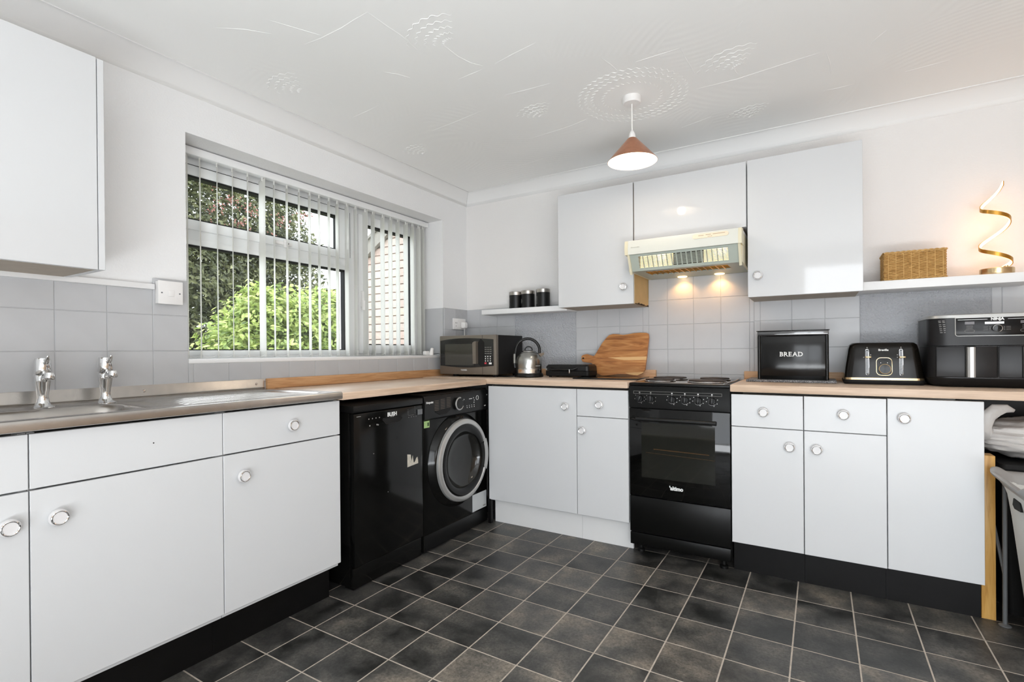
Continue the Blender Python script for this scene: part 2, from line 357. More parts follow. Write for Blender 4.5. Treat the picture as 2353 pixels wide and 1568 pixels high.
    def build(self, name, mats, parent=None, ang=28, recalc=True):
        bm = self.bm
        if recalc: bmesh.ops.recalc_face_normals(bm, faces=bm.faces[:])
        lim = math.radians(ang)
        for f in bm.faces: f.smooth = True
        for e in bm.edges:
            if len(e.link_faces) == 2 and e.calc_face_angle(0) > lim: e.smooth = False
        me = bpy.data.meshes.new(name); bm.to_mesh(me); bm.free()
        for M in (mats if isinstance(mats, (list, tuple)) else [mats]): me.materials.append(M)
        return link(name, me, parent)

def link(name, me, parent=None, loc=None, rot=None):
    o = bpy.data.objects.new(name, me); COL.objects.link(o)
    if loc is not None: o.location = loc
    if rot is not None: o.rotation_euler = rot
    if parent is not None:
        o.parent = parent
        if parent.type == 'EMPTY': o.matrix_parent_inverse = Matrix.Translation(-Vector(parent['_base']))
    return o
def thing(name, label, cat, base, group=None):
    o = bpy.data.objects.new(name, None); COL.objects.link(o); o.location = base; o.empty_display_size = 0.05
    o['_base'] = tuple(base); o['label'] = label; o['category'] = cat
    if group: o['group'] = group
    return o
def tag(o, label, cat, group=None):
    o['label'] = label; o['category'] = cat
    if group: o['group'] = group
    return o
def struct(o): o['kind'] = 'structure'; return o
def dup(root, loc, label, rotz=0.0):
    def cp(o, par):
        c = o.copy(); COL.objects.link(c)
        if par: c.parent = par; c.matrix_parent_inverse = o.matrix_parent_inverse.copy()
        for ch in o.children: cp(ch, c)
        return c
    r = cp(root, None); r.location = loc; r.rotation_euler = (0, 0, rotz); r['label'] = label
    return r
BOXES = {}
def cbox(name, mat_, parent, x0, x1, y0, y1, z0, z1, bev=0.0, seg=1):
    """box part that shares mesh data with equal boxes"""
    d = (round(abs(x1-x0), 4), round(abs(y1-y0), 4), round(abs(z1-z0), 4), bev, mat_.name)
    if d not in BOXES:
        b = MB().box(-d[0]/2, d[0]/2, -d[1]/2, d[1]/2, -d[2]/2, d[2]/2, bev, seg); b.bm.normal_update()
        me = bpy.data.meshes.new(name); b.bm.to_mesh(me); b.bm.free(); me.materials.append(mat_); BOXES[d] = me
    return link(name, BOXES[d], parent, ((x0+x1)/2, (y0+y1)/2, (z0+z1)/2))
def text_mesh(s, size, bold=0.0, extrude=0.0003, spacing=1.0):
    c = bpy.data.curves.new('lettering', 'FONT'); c.body = s; c.size = size; c.extrude = extrude; c.offset = bold
    c.align_x = 'CENTER'; c.align_y = 'CENTER'; c.space_character = spacing; c.resolution_u = 3
    o = bpy.data.objects.new('lettering_tmp', c)
    me = bpy.data.meshes.new_from_object(o); bpy.data.objects.remove(o); bpy.data.curves.remove(c)
    return me
def text(s, size, at, right, up, mat_, parent, bold=0.0, name='lettering', spacing=1.0, sx=1.0):
    me = text_mesh(s, size, bold, spacing=spacing); me.name = name
    r = Vector(right).normalized(); u = Vector(up).normalized(); n = r.cross(u); a = Vector(at)
    M = Matrix(((r.x*sx, u.x, n.x, a.x), (r.y*sx, u.y, n.y, a.y), (r.z*sx, u.z, n.z, a.z), (0, 0, 0, 1)))
    me.transform(M); me.materials.clear(); me.materials.append(mat_)
    return link(name, me, parent)

# ------------------------------------------------------------------ room shell
XR, YR, ZC = 4.05, -4.3, 2.256
YT = 0.3                                # outer face of the back wall
TILE = 0.2; GROT = -0.0046
fl = MB().box(-0.02, XR, YR, 0.02, -0.06, -0.0008).build('floor', GROUT); struct(fl)
def gridpt(x, y):
    dx, dy = x-CAM.x, y-CAM.y
    return (CAM.x+math.cos(GROT)*dx-math.sin(GROT)*dy, CAM.y+math.sin(GROT)*dx+math.cos(GROT)*dy)
def inview(x, y):
    d = Vector((x, y, 0))-CAM; z = d.dot(_f)
    if z < 0.3: return False
    return abs(d.dot(_r)/z*FPX) < 1330 and -d.dot(_u)/z*FPX < 960
tb = MB().box(-0.0979, 0.0979, -0.0979, 0.0979, -0.006, 0.0, 0.0012, 1)
tm = bpy.data.meshes.new('tile'); tb.bm.to_mesh(tm); tb.bm.free(); tm.materials.append(FTILE)
rest = MB(); ntile = 0
for i in range(-3, 18):
    for k in range(-4, 19):
        x, y = gridpt(0.59+TILE*i+0.1, -0.644-TILE*k-0.1)
        if x < 0.06 or x > XR-0.08 or y > -0.06 or y < YR+0.08: continue
        vis = inview(x, y) and x > 0.34 and y < -0.32
        if vis and ntile < 290:
            link('tile', tm, fl, (x, y, 0), (0, 0, GROT)); ntile += 1
        else:
            rest.box(x-0.0979, x+0.0979, y-0.0979, y+0.0979, -0.006, 0)
o = rest.build('tile_field', FTILE, fl); o['kind'] = 'stuff'

WY0, WY1, WZ0, WZ1 = -1.999, -0.288, 1.037, 2.013     # window opening in the left wall
wall_left = MB()
wall_left.box(-0.27, 0, YR-0.1, WY0, -0.06, ZC+0.1).box(-0.27, 0, WY1, YT, -0.06, ZC+0.1)
wall_left.box(-0.27, 0, WY0, WY1, -0.06, WZ0).box(-0.27, 0, WY0, WY1, WZ1, ZC+0.1)
wall_left = struct(wall_left.build('wall_left', WALLP))
wall_back = struct(MB().box(0, XR+0.1, 0, YT, -0.06, ZC+0.1).build('wall_back', mat('dimmed_wall_white', S(232, 230, 228), 0.75, bump=(120, 0.35, 0.004), var=(3, 0.015))))  # wall white darkened and warmed to stand in for dimmer, lamp-tinted light
wr = MB()                                # right wall with an unseen window added for light from the right
wr.box(XR, XR+0.1, YR-0.1, -4.0, -0.06, ZC+0.1).box(XR, XR+0.1, -2.6, 0, -0.06, ZC+0.1).box(XR, XR+0.1, -4.0, -2.6, -0.06, 0.95).box(XR, XR+0.1, -4.0, -2.6, 2.06, ZC+0.1)
struct(wr.build('wall_right', mat('warm_bounce_beige', S(206, 182, 160), 0.75, bump=(120, 0.35, 0.004), var=(3, 0.02))))  # unseen wall tinted beige so its bounce warms and dims the right side
wq = MB()                                # rear wall with the glazed doors
wq.box(0, 2.1, YR-0.1, YR, -0.06, ZC+0.1).box(3.8, XR, YR-0.1, YR, -0.06, ZC+0.1).box(2.1, 3.8, YR-0.1, YR, 2.1, ZC+0.1)
struct(wq.build('wall_rear', WALLP))
d1 = MB()
for x in (2.1, 2.92, 3.73): d1.box(x, x+0.07, YR-0.08, YR-0.02, 0, 2.1)
for z in (0, 2.03): d1.box(2.17, 3.73, YR-0.08, YR-0.02, z, z+0.07)
d1 = struct(d1.build('door_1', UPVC))
MB().box(2.17, 2.92, YR-0.055, YR-0.05, 0.07, 2.03).build('pane', GLASS, d1); MB().box(2.99, 3.73, YR-0.055, YR-0.05, 0.07, 2.03).build('pane', GLASS, d1)
w2 = MB()
for y in (-4.0, -3.33, -2.67): w2.box(XR+0.02, XR+0.08, y, y+0.07, 0.95, 2.06)
for z in (0.95, 1.99): w2.box(XR+0.02, XR+0.08, -3.93, -2.67, z, z+0.07)
w2 = struct(w2.build('added_window_2', UPVC))
MB().box(XR+0.045, XR+0.05, -3.93, -3.33, 1.02, 1.99).build('pane', GLASS, w2); MB().box(XR+0.045, XR+0.05, -3.26, -2.67, 1.02, 1.99).build('pane', GLASS, w2)

ceil = struct(MB().box(-0.02, XR, YR, 0.02, ZC, ZC+0.08).build('ceiling', CEIL))
# raised plaster ridges, fans and the rings round the lamp
RIDGES = [[(0.608, -1.865), (0.695, -1.857), (0.807, -1.857), (0.883, -1.864), (0.952, -1.867)], [(0.952, -1.867), (0.954, -1.791), (0.96, -1.712), (0.95, -1.609)],
 [(0.62, -2.03), (0.68, -1.918), (0.695, -1.89), (0.709, -1.868)], [(1.056, -1.592), (1.058, -1.491), (1.076, -1.426), (1.105, -1.382)], [(1.156, -1.369), (1.257, -1.389), (1.366, -1.405)],
 [(0.725, -1.566), (0.761, -1.526), (0.788, -1.475)], [(0.291, -1.353), (0.39, -1.36), (0.492, -1.372)], [(0.536, -1.023), (0.677, -1.037), (0.906, -1.069)],
 [(0.918, -0.657), (1.078, -0.667), (1.182, -0.68), (1.288, -0.708)], [(1.541, -1.181), (1.557, -1.118), (1.567, -1.046)], [(1.652, -1.074), (1.735, -1.075), (1.829, -1.075)],
 [(1.829, -1.075), (1.834, -0.968), (1.84, -0.85)], [(0.581, -0.335), (0.722, -0.34), (0.849, -0.357)], [(1.673, -0.344), (1.754, -0.37), (1.83, -0.395)],
 [(0.954, -1.354), (1.027, -1.359), (1.087, -1.363)], [(1.053, -1.133), (1.146, -1.123), (1.281, -1.113)],
 [(1.82, -0.716), (1.879, -0.714), (1.993, -0.711), (2.103, -0.725), (2.231, -0.74), (2.318, -0.748)], [(2.318, -0.748), (2.334, -0.641), (2.342, -0.499)],
 [(2.312, -0.385), (2.36, -0.384), (2.429, -0.383)], [(1.989, -0.892), (1.991, -0.783), (2.005, -0.716)], [(2.462, -0.695), (2.485, -0.743), (2.511, -0.781)],
 [(2.022, -1.061), (2.041, -1.097), (2.06, -1.122)], [(2.611, -0.388), (2.68, -0.395), (2.755, -0.401)], [(0.42, -2.1), (0.5, -2.04), (0.56, -1.97)]]
PLAS = mat('plaster_relief', S(248, 248, 246), 0.7, var=(8, 0.02))
for rd in RIDGES:
    pts = []
    for a, b2 in zip(rd[:-1], rd[1:]):
        for s in range(6): pts.append((a[0]+(b2[0]-a[0])*s/6, a[1]+(b2[1]-a[1])*s/6, ZC+0.0005))
    pts.append((rd[-1][0], rd[-1][1], ZC+0.0005)); k = len(pts)
    MB().tube(pts, 0.002, 6, rad=[0.0006+0.0011*math.sin(PI*(i+1)/(k+1)) for i in range(k)]).build('plaster_ridge', PLAS, ceil)
LX, LY = 1.548, -0.80
for R, nw in ((0.245, 46), (0.215, 44), (0.185, 40), (0.135, 34)):
    pts = [(LX+(R+0.006*math.sin(nw*t))*math.cos(t), LY+(R+0.006*math.sin(nw*t))*math.sin(t), ZC+0.0006+0.0008*math.sin(nw*t+1)) for t in [2*PI*i/360 for i in range(360)]]
    MB().tube(pts, 0.0017 if R > 0.15 else 0.0012, 6, closed=True).build('plaster_ring', PLAS, ceil)
for (cx, cy, a0, sz) in ((1.09, -1.56, -1.9, 1.0), (2.02, -0.79, -2.1, 1.0), (1.114, -0.84, -1.9, 0.8), (2.022, -0.27, -2.0, 0.8), (0.306, -1.63, -1.9, 0.9), (0.299, -0.79, -1.9, 0.8)):
    for j in range(5):
        R = (0.04+0.034*j)*sz
        pts = [(cx+(R+0.005*math.sin(26*t))*math.cos(a0+t), cy+(R+0.005*math.sin(26*t))*math.sin(a0+t), ZC+0.0006) for t in [-0.75+1.7*i/60 for i in range(61)]]
        MB().tube(pts, 0.003, 6, rad=[0.001+0.0012*math.sin(PI*(i+1)/62) for i in range(61)]).build('plaster_fan', PLAS, ceil)

# coving
C = 0.082
prof = [(0, ZC-C)]+[(0.0, ZC-C+0.004)]+[(C-(C-0.004)*math.cos(t)-0.0, ZC-(C-0.004)+(C-0.004)*math.sin(t)-0.0) for t in [PI/2*i/10 for i in range(11)]][1:-1]+[(C, ZC-0.004), (C, ZC)]
prof[1] = (0.004, ZC-C+0.002)
prof = [prof[0], prof[1]]+[(0.75*d+0.25*(z-(ZC-C)), 0.75*z+0.25*(ZC-C+d)) for d, z in prof[2:-2]]+prof[-2:]
c1 = MB().rings([[(max(d, 0.0005)-0.001, YR, z) for d, z in prof]+[(-0.001, YR, ZC+0.001)], [(max(d, 0.0005)-0.001, -d, z) for d, z in prof]+[(-0.001, 0.001, ZC+0.001)]])
struct(c1.build('trim_1', COVING, ang=50))
c2 = MB().rings([[(d, 0.001-max(d, 0.0005), z) for d, z in prof]+[(-0.001, 0.001, ZC+0.001)], [(XR, 0.001-max(d, 0.0005), z) for d, z in prof]+[(XR, 0.001, ZC+0.001)]])
struct(c2.build('trim_2', COVING, ang=50))

# ------------------------------------------------------------------ wall tiles
G = 0.0009; TT = 0.006
def tiles_left(y0, y1, z0, z1, cols, rows):
    for a, b2 in zip(cols[:-1], cols[1:]):
        for c_, d_ in zip(rows[:-1], rows[1:]):
            A, B, Cc, D = max(a, y0)+G, min(b2, y1)-G, max(c_, z0)+G, min(d_, z1)-G
            if B-A > 0.012 and D-Cc > 0.012: cbox('tile', GREYTILE, wall_left, 0.003, 0.003+TT, A, B, Cc, D, 0.0016)
def tiles_back(x0, x1, z0, z1, cols, rows):
    for a, b2 in zip(cols[:-1], cols[1:]):
        for c_, d_ in zip(rows[:-1], rows[1:]):
            A, B, Cc, D = max(a, x0)+G, min(b2, x1)-G, max(c_, z0)+G, min(d_, z1)-G
            if B-A > 0.012 and D-Cc > 0.012: cbox('tile', GREYTILE, wall_back, A, B, -0.003-TT, -0.003, Cc, D, 0.0016)
LC = [-1.979+0.152*k for k in range(-10, 13)]; LR = [0.786, 0.936, 1.085, 1.231, 1.38]
bk = MB().box(-0.001, 0.0068, -3.4, -2.12, 0.86, 1.345).box(-0.001, 0.0068, -2.12, WY0, 0.86, 1.38).box(-0.001, 0.0068, WY0, WY1, 0.86, WZ0-0.001).box(-0.001, 0.0068, WY1, 0, 0.86, 1.388)
bk.build('grout_bed', GREYBACK, wall_left)
tiles_left(-3.4, -2.125, 0.86, 1.345, LC, LR); tiles_left(-2.132, WY0, 0.86, 1.38, LC, LR)
tiles_left(WY0, WY1, 0.86, WZ0-0.002, LC, LR); tiles_left(WY1, -0.004, 0.86, 1.388, LC, [0.786, 0.936, 1.085, 1.234, 1.386])
# grey painted lower part of the right window reveal
MB().box(-0.19, -0.001, WY1-0.004, WY1+0.002, WZ0, 1.386).build('reveal_paint', GREYTILE, wall_left)
bk = MB().box(0.005, 1.392, -0.0068, 0.001, 0.86, 1.388).box(1.392, 1.983, -0.0068, 0.001, 0.86, 1.53).box(1.983, 3.5, -0.0068, 0.001, 0.86, 1.388)
bk.build('grout_bed', GREYBACK, wall_back)
tiles_back(0.005, 0.429, 0.86, 1.388, [-0.027, 0.125, 0.277, 0.429], [0.802, 0.952, 1.102, 1.252, 1.4])
MB().box(0.431, 0.903, -0.011, -0.004, 0.87, 1.388, 0.001, 1).build('splash_board', GREYBOARD, wall_back)
BR = [0.779, 0.928, 1.077, 1.226, 1.375, 1.524]
tiles_back(0.905, 1.392, 0.86, 1.388, [0.905, 1.056, 1.206, 1.356, 1.507], BR)
tiles_back(1.392, 1.983, 0.86, 1.524, [1.356, 1.507, 1.659, 1.810, 1.960, 2.014], BR)
tiles_back(1.983, 2.469, 0.86, 1.388, [1.960, 2.014, 2.166, 2.318, 2.469], [0.783, 0.932, 1.081, 1.23, 1.379])
MB().box(2.471, 2.962, -0.012, -0.004, 0.87, 1.36, 0.001, 1).build('splash_board', GREYBOARD, wall_back)
tiles_back(2.964, 3.5, 0.86, 1.388, [2.964, 3.0, 3.152, 3.304, 3.456], BR)

# ------------------------------------------------------------------ window and blind
FX0, FX1 = -0.262, -0.195                  # frame depth
win = MB()
yl, yr, zt, zb = WY0+0.001, WY1-0.001, WZ1-0.001, WZ0+0.012
win.box(FX0, FX1, yl, yl+0.05, zb, zt).box(FX0, FX1, yr-0.08, yr, zb, zt).box(FX0, FX1, yl+0.05, yr-0.08, zt-0.075, zt).box(FX0, FX1, yl+0.05, yr-0.08, zb, zb+0.04)
win.box(FX0, FX1, -0.975, -0.885, zb+0.04, zt-0.075)                     # mullion
win.box(FX0, FX1, yl+0.05, -0.975, 1.60, 1.665)                          # transom
win = struct(win.build('window_1', UPVC))
def sash(y0, y1, z0, z1, fw, name='sash', xo=0.014):
    s = MB(); X0, X1 = FX0+0.012, FX1+xo
    s.box(X0, X1, y0, y0+fw, z0, z1, 0.004).box(X0, X1, y1-fw, y1, z0, z1, 0.004).box(X0, X1, y0+fw, y1-fw, z0, z0+fw, 0.004).box(X0, X1, y0+fw, y1-fw, z1-fw, z1, 0.004)
    s = s.build(name, UPVC, win)
    g = MB(); a = 0.006; x = X1-0.006
    for q in ((y0+fw, y0+fw+a, z0+fw, z1-fw), (y1-fw-a, y1-fw, z0+fw, z1-fw), (y0+fw, y1-fw, z0+fw, z0+fw+a), (y0+fw, y1-fw, z1-fw-a*1.6, z1-fw)): g.box(X0+0.02, x, *q)
    g.build('gasket', GASKET, s)
    MB().box(-0.232, -0.226, y0+fw-0.004, y1-fw+0.004, z0+fw-0.004, z1-fw+0.004).build('pane', GLASS, s)
    return s
fan = sash(-1.965, -1.0, 1.648, 1.945, 0.046)             # top-hung fanlight
sash(-1.975, -0.968, 1.062, 1.606, 0.026, 'fixed_light', 0.002)    # fixed pane
cas = sash(-0.897, -0.365, 1.066, 1.948, 0.056)           # right casement
MB().box(FX1+0.012, FX1+0.03, -1.475, -1.375, 1.655, 1.672, 0.003).box(FX1+0.025, FX1+0.04, -1.43, -1.415, 1.64, 1.68, 0.003).build('window_handle', PLASTW, fan)
MB().box(FX1+0.012, FX1+0.03, -0.885, -0.862, 1.36, 1.46, 0.003).box(FX1+0.028, FX1+0.042, -0.89, -0.86, 1.34, 1.40, 0.003).build('window_handle', PLASTW, cas)
MB().box(FX1-0.02, 0.012, WY0+0.0005, WY1-0.0005, WZ0-0.006, WZ0+0.013, 0.004).build('window_sill', WHITEPAINT, win)
MB().box(FX1-0.001, FX1+0.0012, -1.945, -0.98, 1.949, 1.9515).box(FX1-0.001, FX1+0.0012, -0.955, -0.9535, 1.66, 1.94).box(FX1-0.001, FX1+0.0012, -0.35, -0.3485, 1.07, 1.94).build('shadow_gap', GASKET, win)
MB().cyl((FX1+0.03, -1.405, 1.664), (FX1+0.033, -1.405, 1.664), 0.005, n=12).build('handle_lock', GASKET, fan)
# weathered outside sill
MB().box(-0.33, FX0+0.02, WY0, WY1, WZ0-0.03, WZ0+0.01).build('outer_sill', UPVC, win)

blind = thing('vertical_blind', 'white vertical slat blind hanging half open in the window recess', 'blind', (-0.14, -1.14, WZ0+0.02))
MB().box(-0.165, -0.122, WY0+0.006, WY1-0.01, 1.972, 2.008, 0.004).build('head_rail', UPVC, blind)
SY = [-1.925, -1.869, -1.792, -1.719, -1.642, -1.566, -1.499, -1.425, -1.351, -1.284, -1.221, -1.154, -1.095, -1.024, -0.957, -0.88, -0.815, -0.732, -0.661, -0.592, -0.515, -0.45, -0.386, -0.345]
sb = MB(); w = 0.0445; sec = [(-w+2*w*i/6, 0.0025*(1-(2*i/6-1)**2)) for i in range(7)]
top = lambda z: [(x, y+0.0005, z) for x, y in sec]+[(x, y-0.0005, z) for x, y in sec[::-1]]
sb.rings([top(0.0), top(0.03), top(0.9), top(0.908)])
sb.box(-w+0.004, w-0.004, -0.0022, 0.0032, 0.0, 0.032, 0.001, 1).box(-0.006, 0.006, -0.003, 0.003, 0.9, 0.925)
sme = None
angs = []
for i, y in enumerate(SY):
    base_a = -math.radians(28.0)+random.uniform(-0.03, 0.03)
    if i == 5: base_a = -math.radians(13)
    if i == 15: base_a = -math.radians(20)
    angs.append(base_a)
    if sme is None: o = sb.build('slat', SLATF, blind); sme = o.data; o.location = (-0.143, y, 1.053)
    else: o = link('slat', sme, blind, (-0.143, y, 1.053))
    o.rotation_euler = (0, 0, base_a)
for side, nm in ((1, 'bead_chain'), (-1, 'bead_chain')):
    ch = MB()
    for (ya, aa), (yb, ab) in zip(zip(SY[:-1], angs[:-1]), zip(SY[1:], angs[1:])):
        pa = Vector((-0.143+side*0.04*math.cos(aa), ya+side*0.04*math.sin(aa), 1.07)); pb = Vector((-0.143+side*0.04*math.cos(ab), yb+side*0.04*math.sin(ab), 1.07))
        ch.tube([pa.lerp(pb, s/8)-Vector((0, 0, 0.014*(1-(2*s/8-1)**2))) for s in range(9)], 0.0009, 5)
    ch.build(nm, PLASTW, blind)

# gadget at the end of the sill, with its lead
gd = thing('sensor_gadget', 'small white plastic gadget with a dark lead on the end of the window sill', 'gadget', (-0.03, -0.42, WZ0+0.01))
MB().lathe([(0.013, 0), (0.016, 0.006), (0.013, 0.03), (0.011, 0.05), (0.004, 0.053)], (-0.012, -0.41, WZ0+0.012), (0.15, 0.1, 1), n=20).build('body', PLASTW, gd)
MB().box(-0.05, -0.018, -0.455, -0.42, WZ0+0.014, WZ0+0.042, 0.004).build('bracket', PLASTW, gd)
MB().tube([(-0.005, -0.4, 1.06), (0.02, -0.37, 1.062), (0.03, -0.33, 1.05), (0.03, -0.28, 1.03)], 0.0016, 6).build('lead', CORDB, gd)

# ------------------------------------------------------------------ fitted base cabinets
def knob_mb(p, n):
    n = Vector(n); p = Vector(p); k = MB()
    k.m(0).lathe([(0.010, 0), (0.012, 0.006), (0.0225, 0.014), (0.0225, 0.019), (0.0205, 0.023), (0.0, 0.0232)], p, n, n=28)
    k.m(1).torus(p+n*0.0232, n, 0.0175, 0.0024, 30, 8)
    return k
KNOB = {}
def knob(parent, p, n):
    key = tuple(n)
    if key not in KNOB:
        b = knob_mb((0, 0, 0), n); o = b.build('knob', [KNOBW, CHROME], parent); KNOB[key] = o.data; o.location = p
    else: link('knob', KNOB[key], parent, p)
KNOBW = mat('pale_grey_knob', S(222, 220, 220), 0.3, var=(10, 0.02))
YD = -0.52; XD = 0.52
def base_left(y0, y1, label, drawer_knob, door_knob, spot=False):
    r = thing('base_cabinet', label, 'cabinet', (0.25, (y0+y1)/2, 0), 'white base cabinets under the sink')
    a, b2, c_ = y0+0.001, y1-0.001, XD-0.0205
    MB().box(0.02, c_, a, a+0.016, 0.15, 0.868).box(0.02, c_, b2-0.016, b2, 0.15, 0.868).box(0.02, c_, a+0.016, b2-0.016, 0.15, 0.166).box(0.02, 0.026, a+0.016, b2-0.016, 0.166, 0.868).build('body', DOORW, r)
    MB().box(0.425, 0.44, y0+0.0005, y1-0.0005, 0.0005, 0.149).build('plinth', BLACKP, r)
    dr = MB().box(XD-0.018, XD, y0+0.0015, y1-0.0015, 0.7215, 0.866, 0.0012, 1).build('drawer_front', DOORW, r)
    do = MB().box(XD-0.018, XD, y0+0.0015, y1-0.0015, 0.168, 0.7165, 0.0012, 1).build('door', DOORW, r)
    if drawer_knob: knob(dr, (XD, drawer_knob, 0.791), (1, 0, 0))
    if door_knob: knob(do, (XD, door_knob, 0.636), (1, 0, 0))
    if spot: MB().cyl((XD-0.0002, -2.353, 0.797), (XD+0.0003, -2.353, 0.797), 0.0022, n=10).build('screw_hole', DARKHOLE, dr)
    return r
base_left(-3.14, -2.642, 'white base cabinet at the left edge of the picture, left of the two taps', -2.89, -2.684)
base_left(-2.642, -2.140, 'wide white cabinet under the sink bowl with a plain drawer panel without knob', None, -2.587, True)
base_left(-2.140, -1.640, 'white cabinet under the draining board with a knobbed drawer, beside the black dishwasher', -1.876, -2.075)
def base_back(x0, x1, label, plinth, drawer_knob, door_knob, zt_=0.859, zs=0.708, zb_=0.159, post=False):
    r = thing('base_cabinet', label, 'cabinet', ((x0+x1)/2, -0.25, 0), 'white base cabinets along the cooker wall')
    MB().box(x0+0.001, x1-0.001, YD+0.0205, -0.02, 0.15, 0.80).build('body', DOORW, r)
    MB().box(x0+0.0005, x1-0.0005, -0.45, -0.435, 0.0005, 0.149).build('plinth', plinth, r)
    if drawer_knob:
        dr = MB().box(x0+0.0018, x1-0.0018, YD, YD+0.018, zs+0.0018, zt_, 0.0012, 1).build('drawer_front', DOORW, r); knob(dr, drawer_knob, (0, -1, 0))
        do = MB().box(x0+0.0018, x1-0.0018, YD, YD+0.018, zb_, zs-0.0018, 0.0012, 1).build('door', DOORW, r)
    else: do = MB().box(x0+0.0018, x1-0.0018, YD, YD+0.018, zb_, zt_, 0.0012, 1).build('door', DOORW, r)
    knob(do, door_knob, (0, -1, 0))
    if post: MB().box(0.516, x0, -0.5, -0.478, 0.0005, 0.865).build('corner_post', BLACKP, r)
    return r
WPL = mat('white_plinth_board', S(232, 232, 231), 0.4, var=(6, 0.02))
base_back(0.537, 1.131, 'broad single-door white cabinet in the corner beside the washing machine', WPL, None, (1.066, YD, 0.759), post=True)
base_back(1.131, 1.428, 'narrow white drawer-and-door cabinet left of the black cooker', WPL, (1.27, YD, 0.778), (1.169, YD, 0.631))
base_back(1.929, 2.2285, 'narrow white drawer-and-door cabinet touching the right side of the cooker', BLACKP, (2.069, YD, 0.782), (2.174, YD, 0.631), 0.86, 0.708, 0.156)
base_back(2.2285, 2.528, 'narrow white drawer-and-door cabinet below the four-slot toaster', BLACKP, (2.377, YD, 0.788), (2.278, YD, 0.629), 0.861, 0.708, 0.155)
base_back(2.528, 2.831, 'white full-height single-door base cabinet beside the pine post', BLACKP, None, (2.584, YD, 0.786), 0.863, 0.7, 0.156)

# worktops
ZT, ZU = 0.906, 0.872
wt = MB().box(0.002, 1.430, -0.54, -0.002, ZU, ZT, 0.004).build('worktop', WTX); tag(wt, 'beech-block worktop under the microwave and kettle', 'worktop')
wt = MB().box(1.928, 3.5, -0.54, -0.002, ZU, ZT, 0.004).build('worktop', WTX); tag(wt, 'beech-block worktop under the bread bin and toaster', 'worktop')
wt = MB().box(0.002, 0.54, -1.641, -0.542, ZU-0.004, ZT-0.005, 0.004).build('worktop', WTY); tag(wt, 'beech-block worktop below the window above the black appliances', 'worktop')
up = MB().box(0.010, 0.028, -1.655, -0.012, ZT-0.004, 0.951, 0.003).build('upstand', UPY); tag(up, 'long oak upstand strip below the window', 'upstand')
up = MB().box(0.03, 1.440, -0.03, -0.012, ZT+0.0005, 0.951, 0.003).build('upstand', UPX); tag(up, 'oak upstand strip behind the kettle and chopping board', 'upstand')
up = MB().box(1.932, 3.5, -0.03, -0.0125, ZT+0.0005, 0.95, 0.003).build('upstand', UPX); tag(up, 'oak upstand strip behind the bread bin and toaster', 'upstand')

# ------------------------------------------------------------------ sink and taps
sink = thing('sink_unit', 'stainless steel sink top with bowl and ribbed draining board below the window', 'sink', (0.27, -2.3, 0.87))
def sm(a, b, x): t = max(0, min(1, (x-a)/(b-a))); return t*t*(3-2*t)
def rrect(x, y, x0, x1, y0, y1, r):       # signed distance to rounded rectangle (negative inside)
    qx = abs(x-(x0+x1)/2)-(x1-x0)/2+r; qy = abs(y-(y0+y1)/2)-(y1-y0)/2+r
    return math.hypot(max(qx, 0), max(qy, 0))+min(max(qx, qy), 0)-r
SX0, SX1, SYa, SYb = 0.012, 0.535, -2.95, -1.648
def sinkz(x, y):
    z = 0.905
    d = rrect(x, y, 0.10, 0.495, -2.86, -1.70, 0.05); z -= 0.007*sm(0.008, -0.012, d)
    d = rrect(x, y, 0.13, 0.465, -2.78, -2.305, 0.07); z -= 0.015*sm(0.012, -0.01, d)+0.14*sm(0.0, -0.05, d)
    if -2.25 < y < -1.74 and 0.12 < x < 0.48:
        e = sm(-2.25, -2.19, y)*sm(-1.735-(0.0), -1.79, y)*sm(0.12, 0.15, x)*sm(0.48, 0.455, x)
        z += 0.0055*e*(0.5+0.5*math.cos(2*PI*(x-0.15)/0.038))**1.5
    return z
nx, ny = 120, 240
sb = MB(); Vv = []
for i in range(nx+1):
    x = SX0+(SX1-SX0)*i/nx; row = []
    for j in range(ny+1):
        y = SYa+(SYb-SYa)*j/ny; row.append(sb.bm.verts.new((x, y, sinkz(x, y))))
    Vv.append(row)
for i in range(nx):
    for j in range(ny): sb._f([Vv[i][j], Vv[i+1][j], Vv[i+1][j+1], Vv[i][j+1]])
sb.build('sink_deck', STEEL, sink, ang=60)
lipp = [(0.533, 0.9052), (0.5395, 0.9035), (0.543, 0.898), (0.543, 0.877), (0.540, 0.875), (0.533, 0.897)]
MB().prism(lipp, 'y', 0, 0)
lb = MB(); lb.rings([[(x, SYa, z) for x, z in lipp], [(x, SYb+0.004, z) for x, z in lipp]]); lb.build('front_lip', STEEL, sink, ang=40)
MB().box(0.012, 0.541, SYb-0.004, SYb+0.004, 0.876, 0.9045, 0.003).build('end_lip', STEEL, sink)
ub = MB(); pr = [(0.012, 0.905), (0.0145, 0.9085), (0.0115, 0.912), (0.0105, 0.949), (0.0092, 0.951), (0.0092, 0.902), (0.012, 0.902)]
ub.rings([[(x, SYa, z) for x, z in pr], [(x, SYb-0.012, z) for x, z in pr]]); ub.build('steel_upstand', STEEL, sink, ang=40)
for y in (-2.165, -1.70): MB().lathe([(0.006, 0), (0.005, 0.002), (0.0, 0.003)], (0.0112, y, 0.928), (1, 0, 0), n=14).build('screw', CHROME, sink)
MB().lathe([(0.0, 0), (0.03, 0.0), (0.032, 0.002), (0.032, 0.004), (0.0, 0.004)], (0.3, -2.54, 0.7435), n=24).build('waste', CHROME, sink)

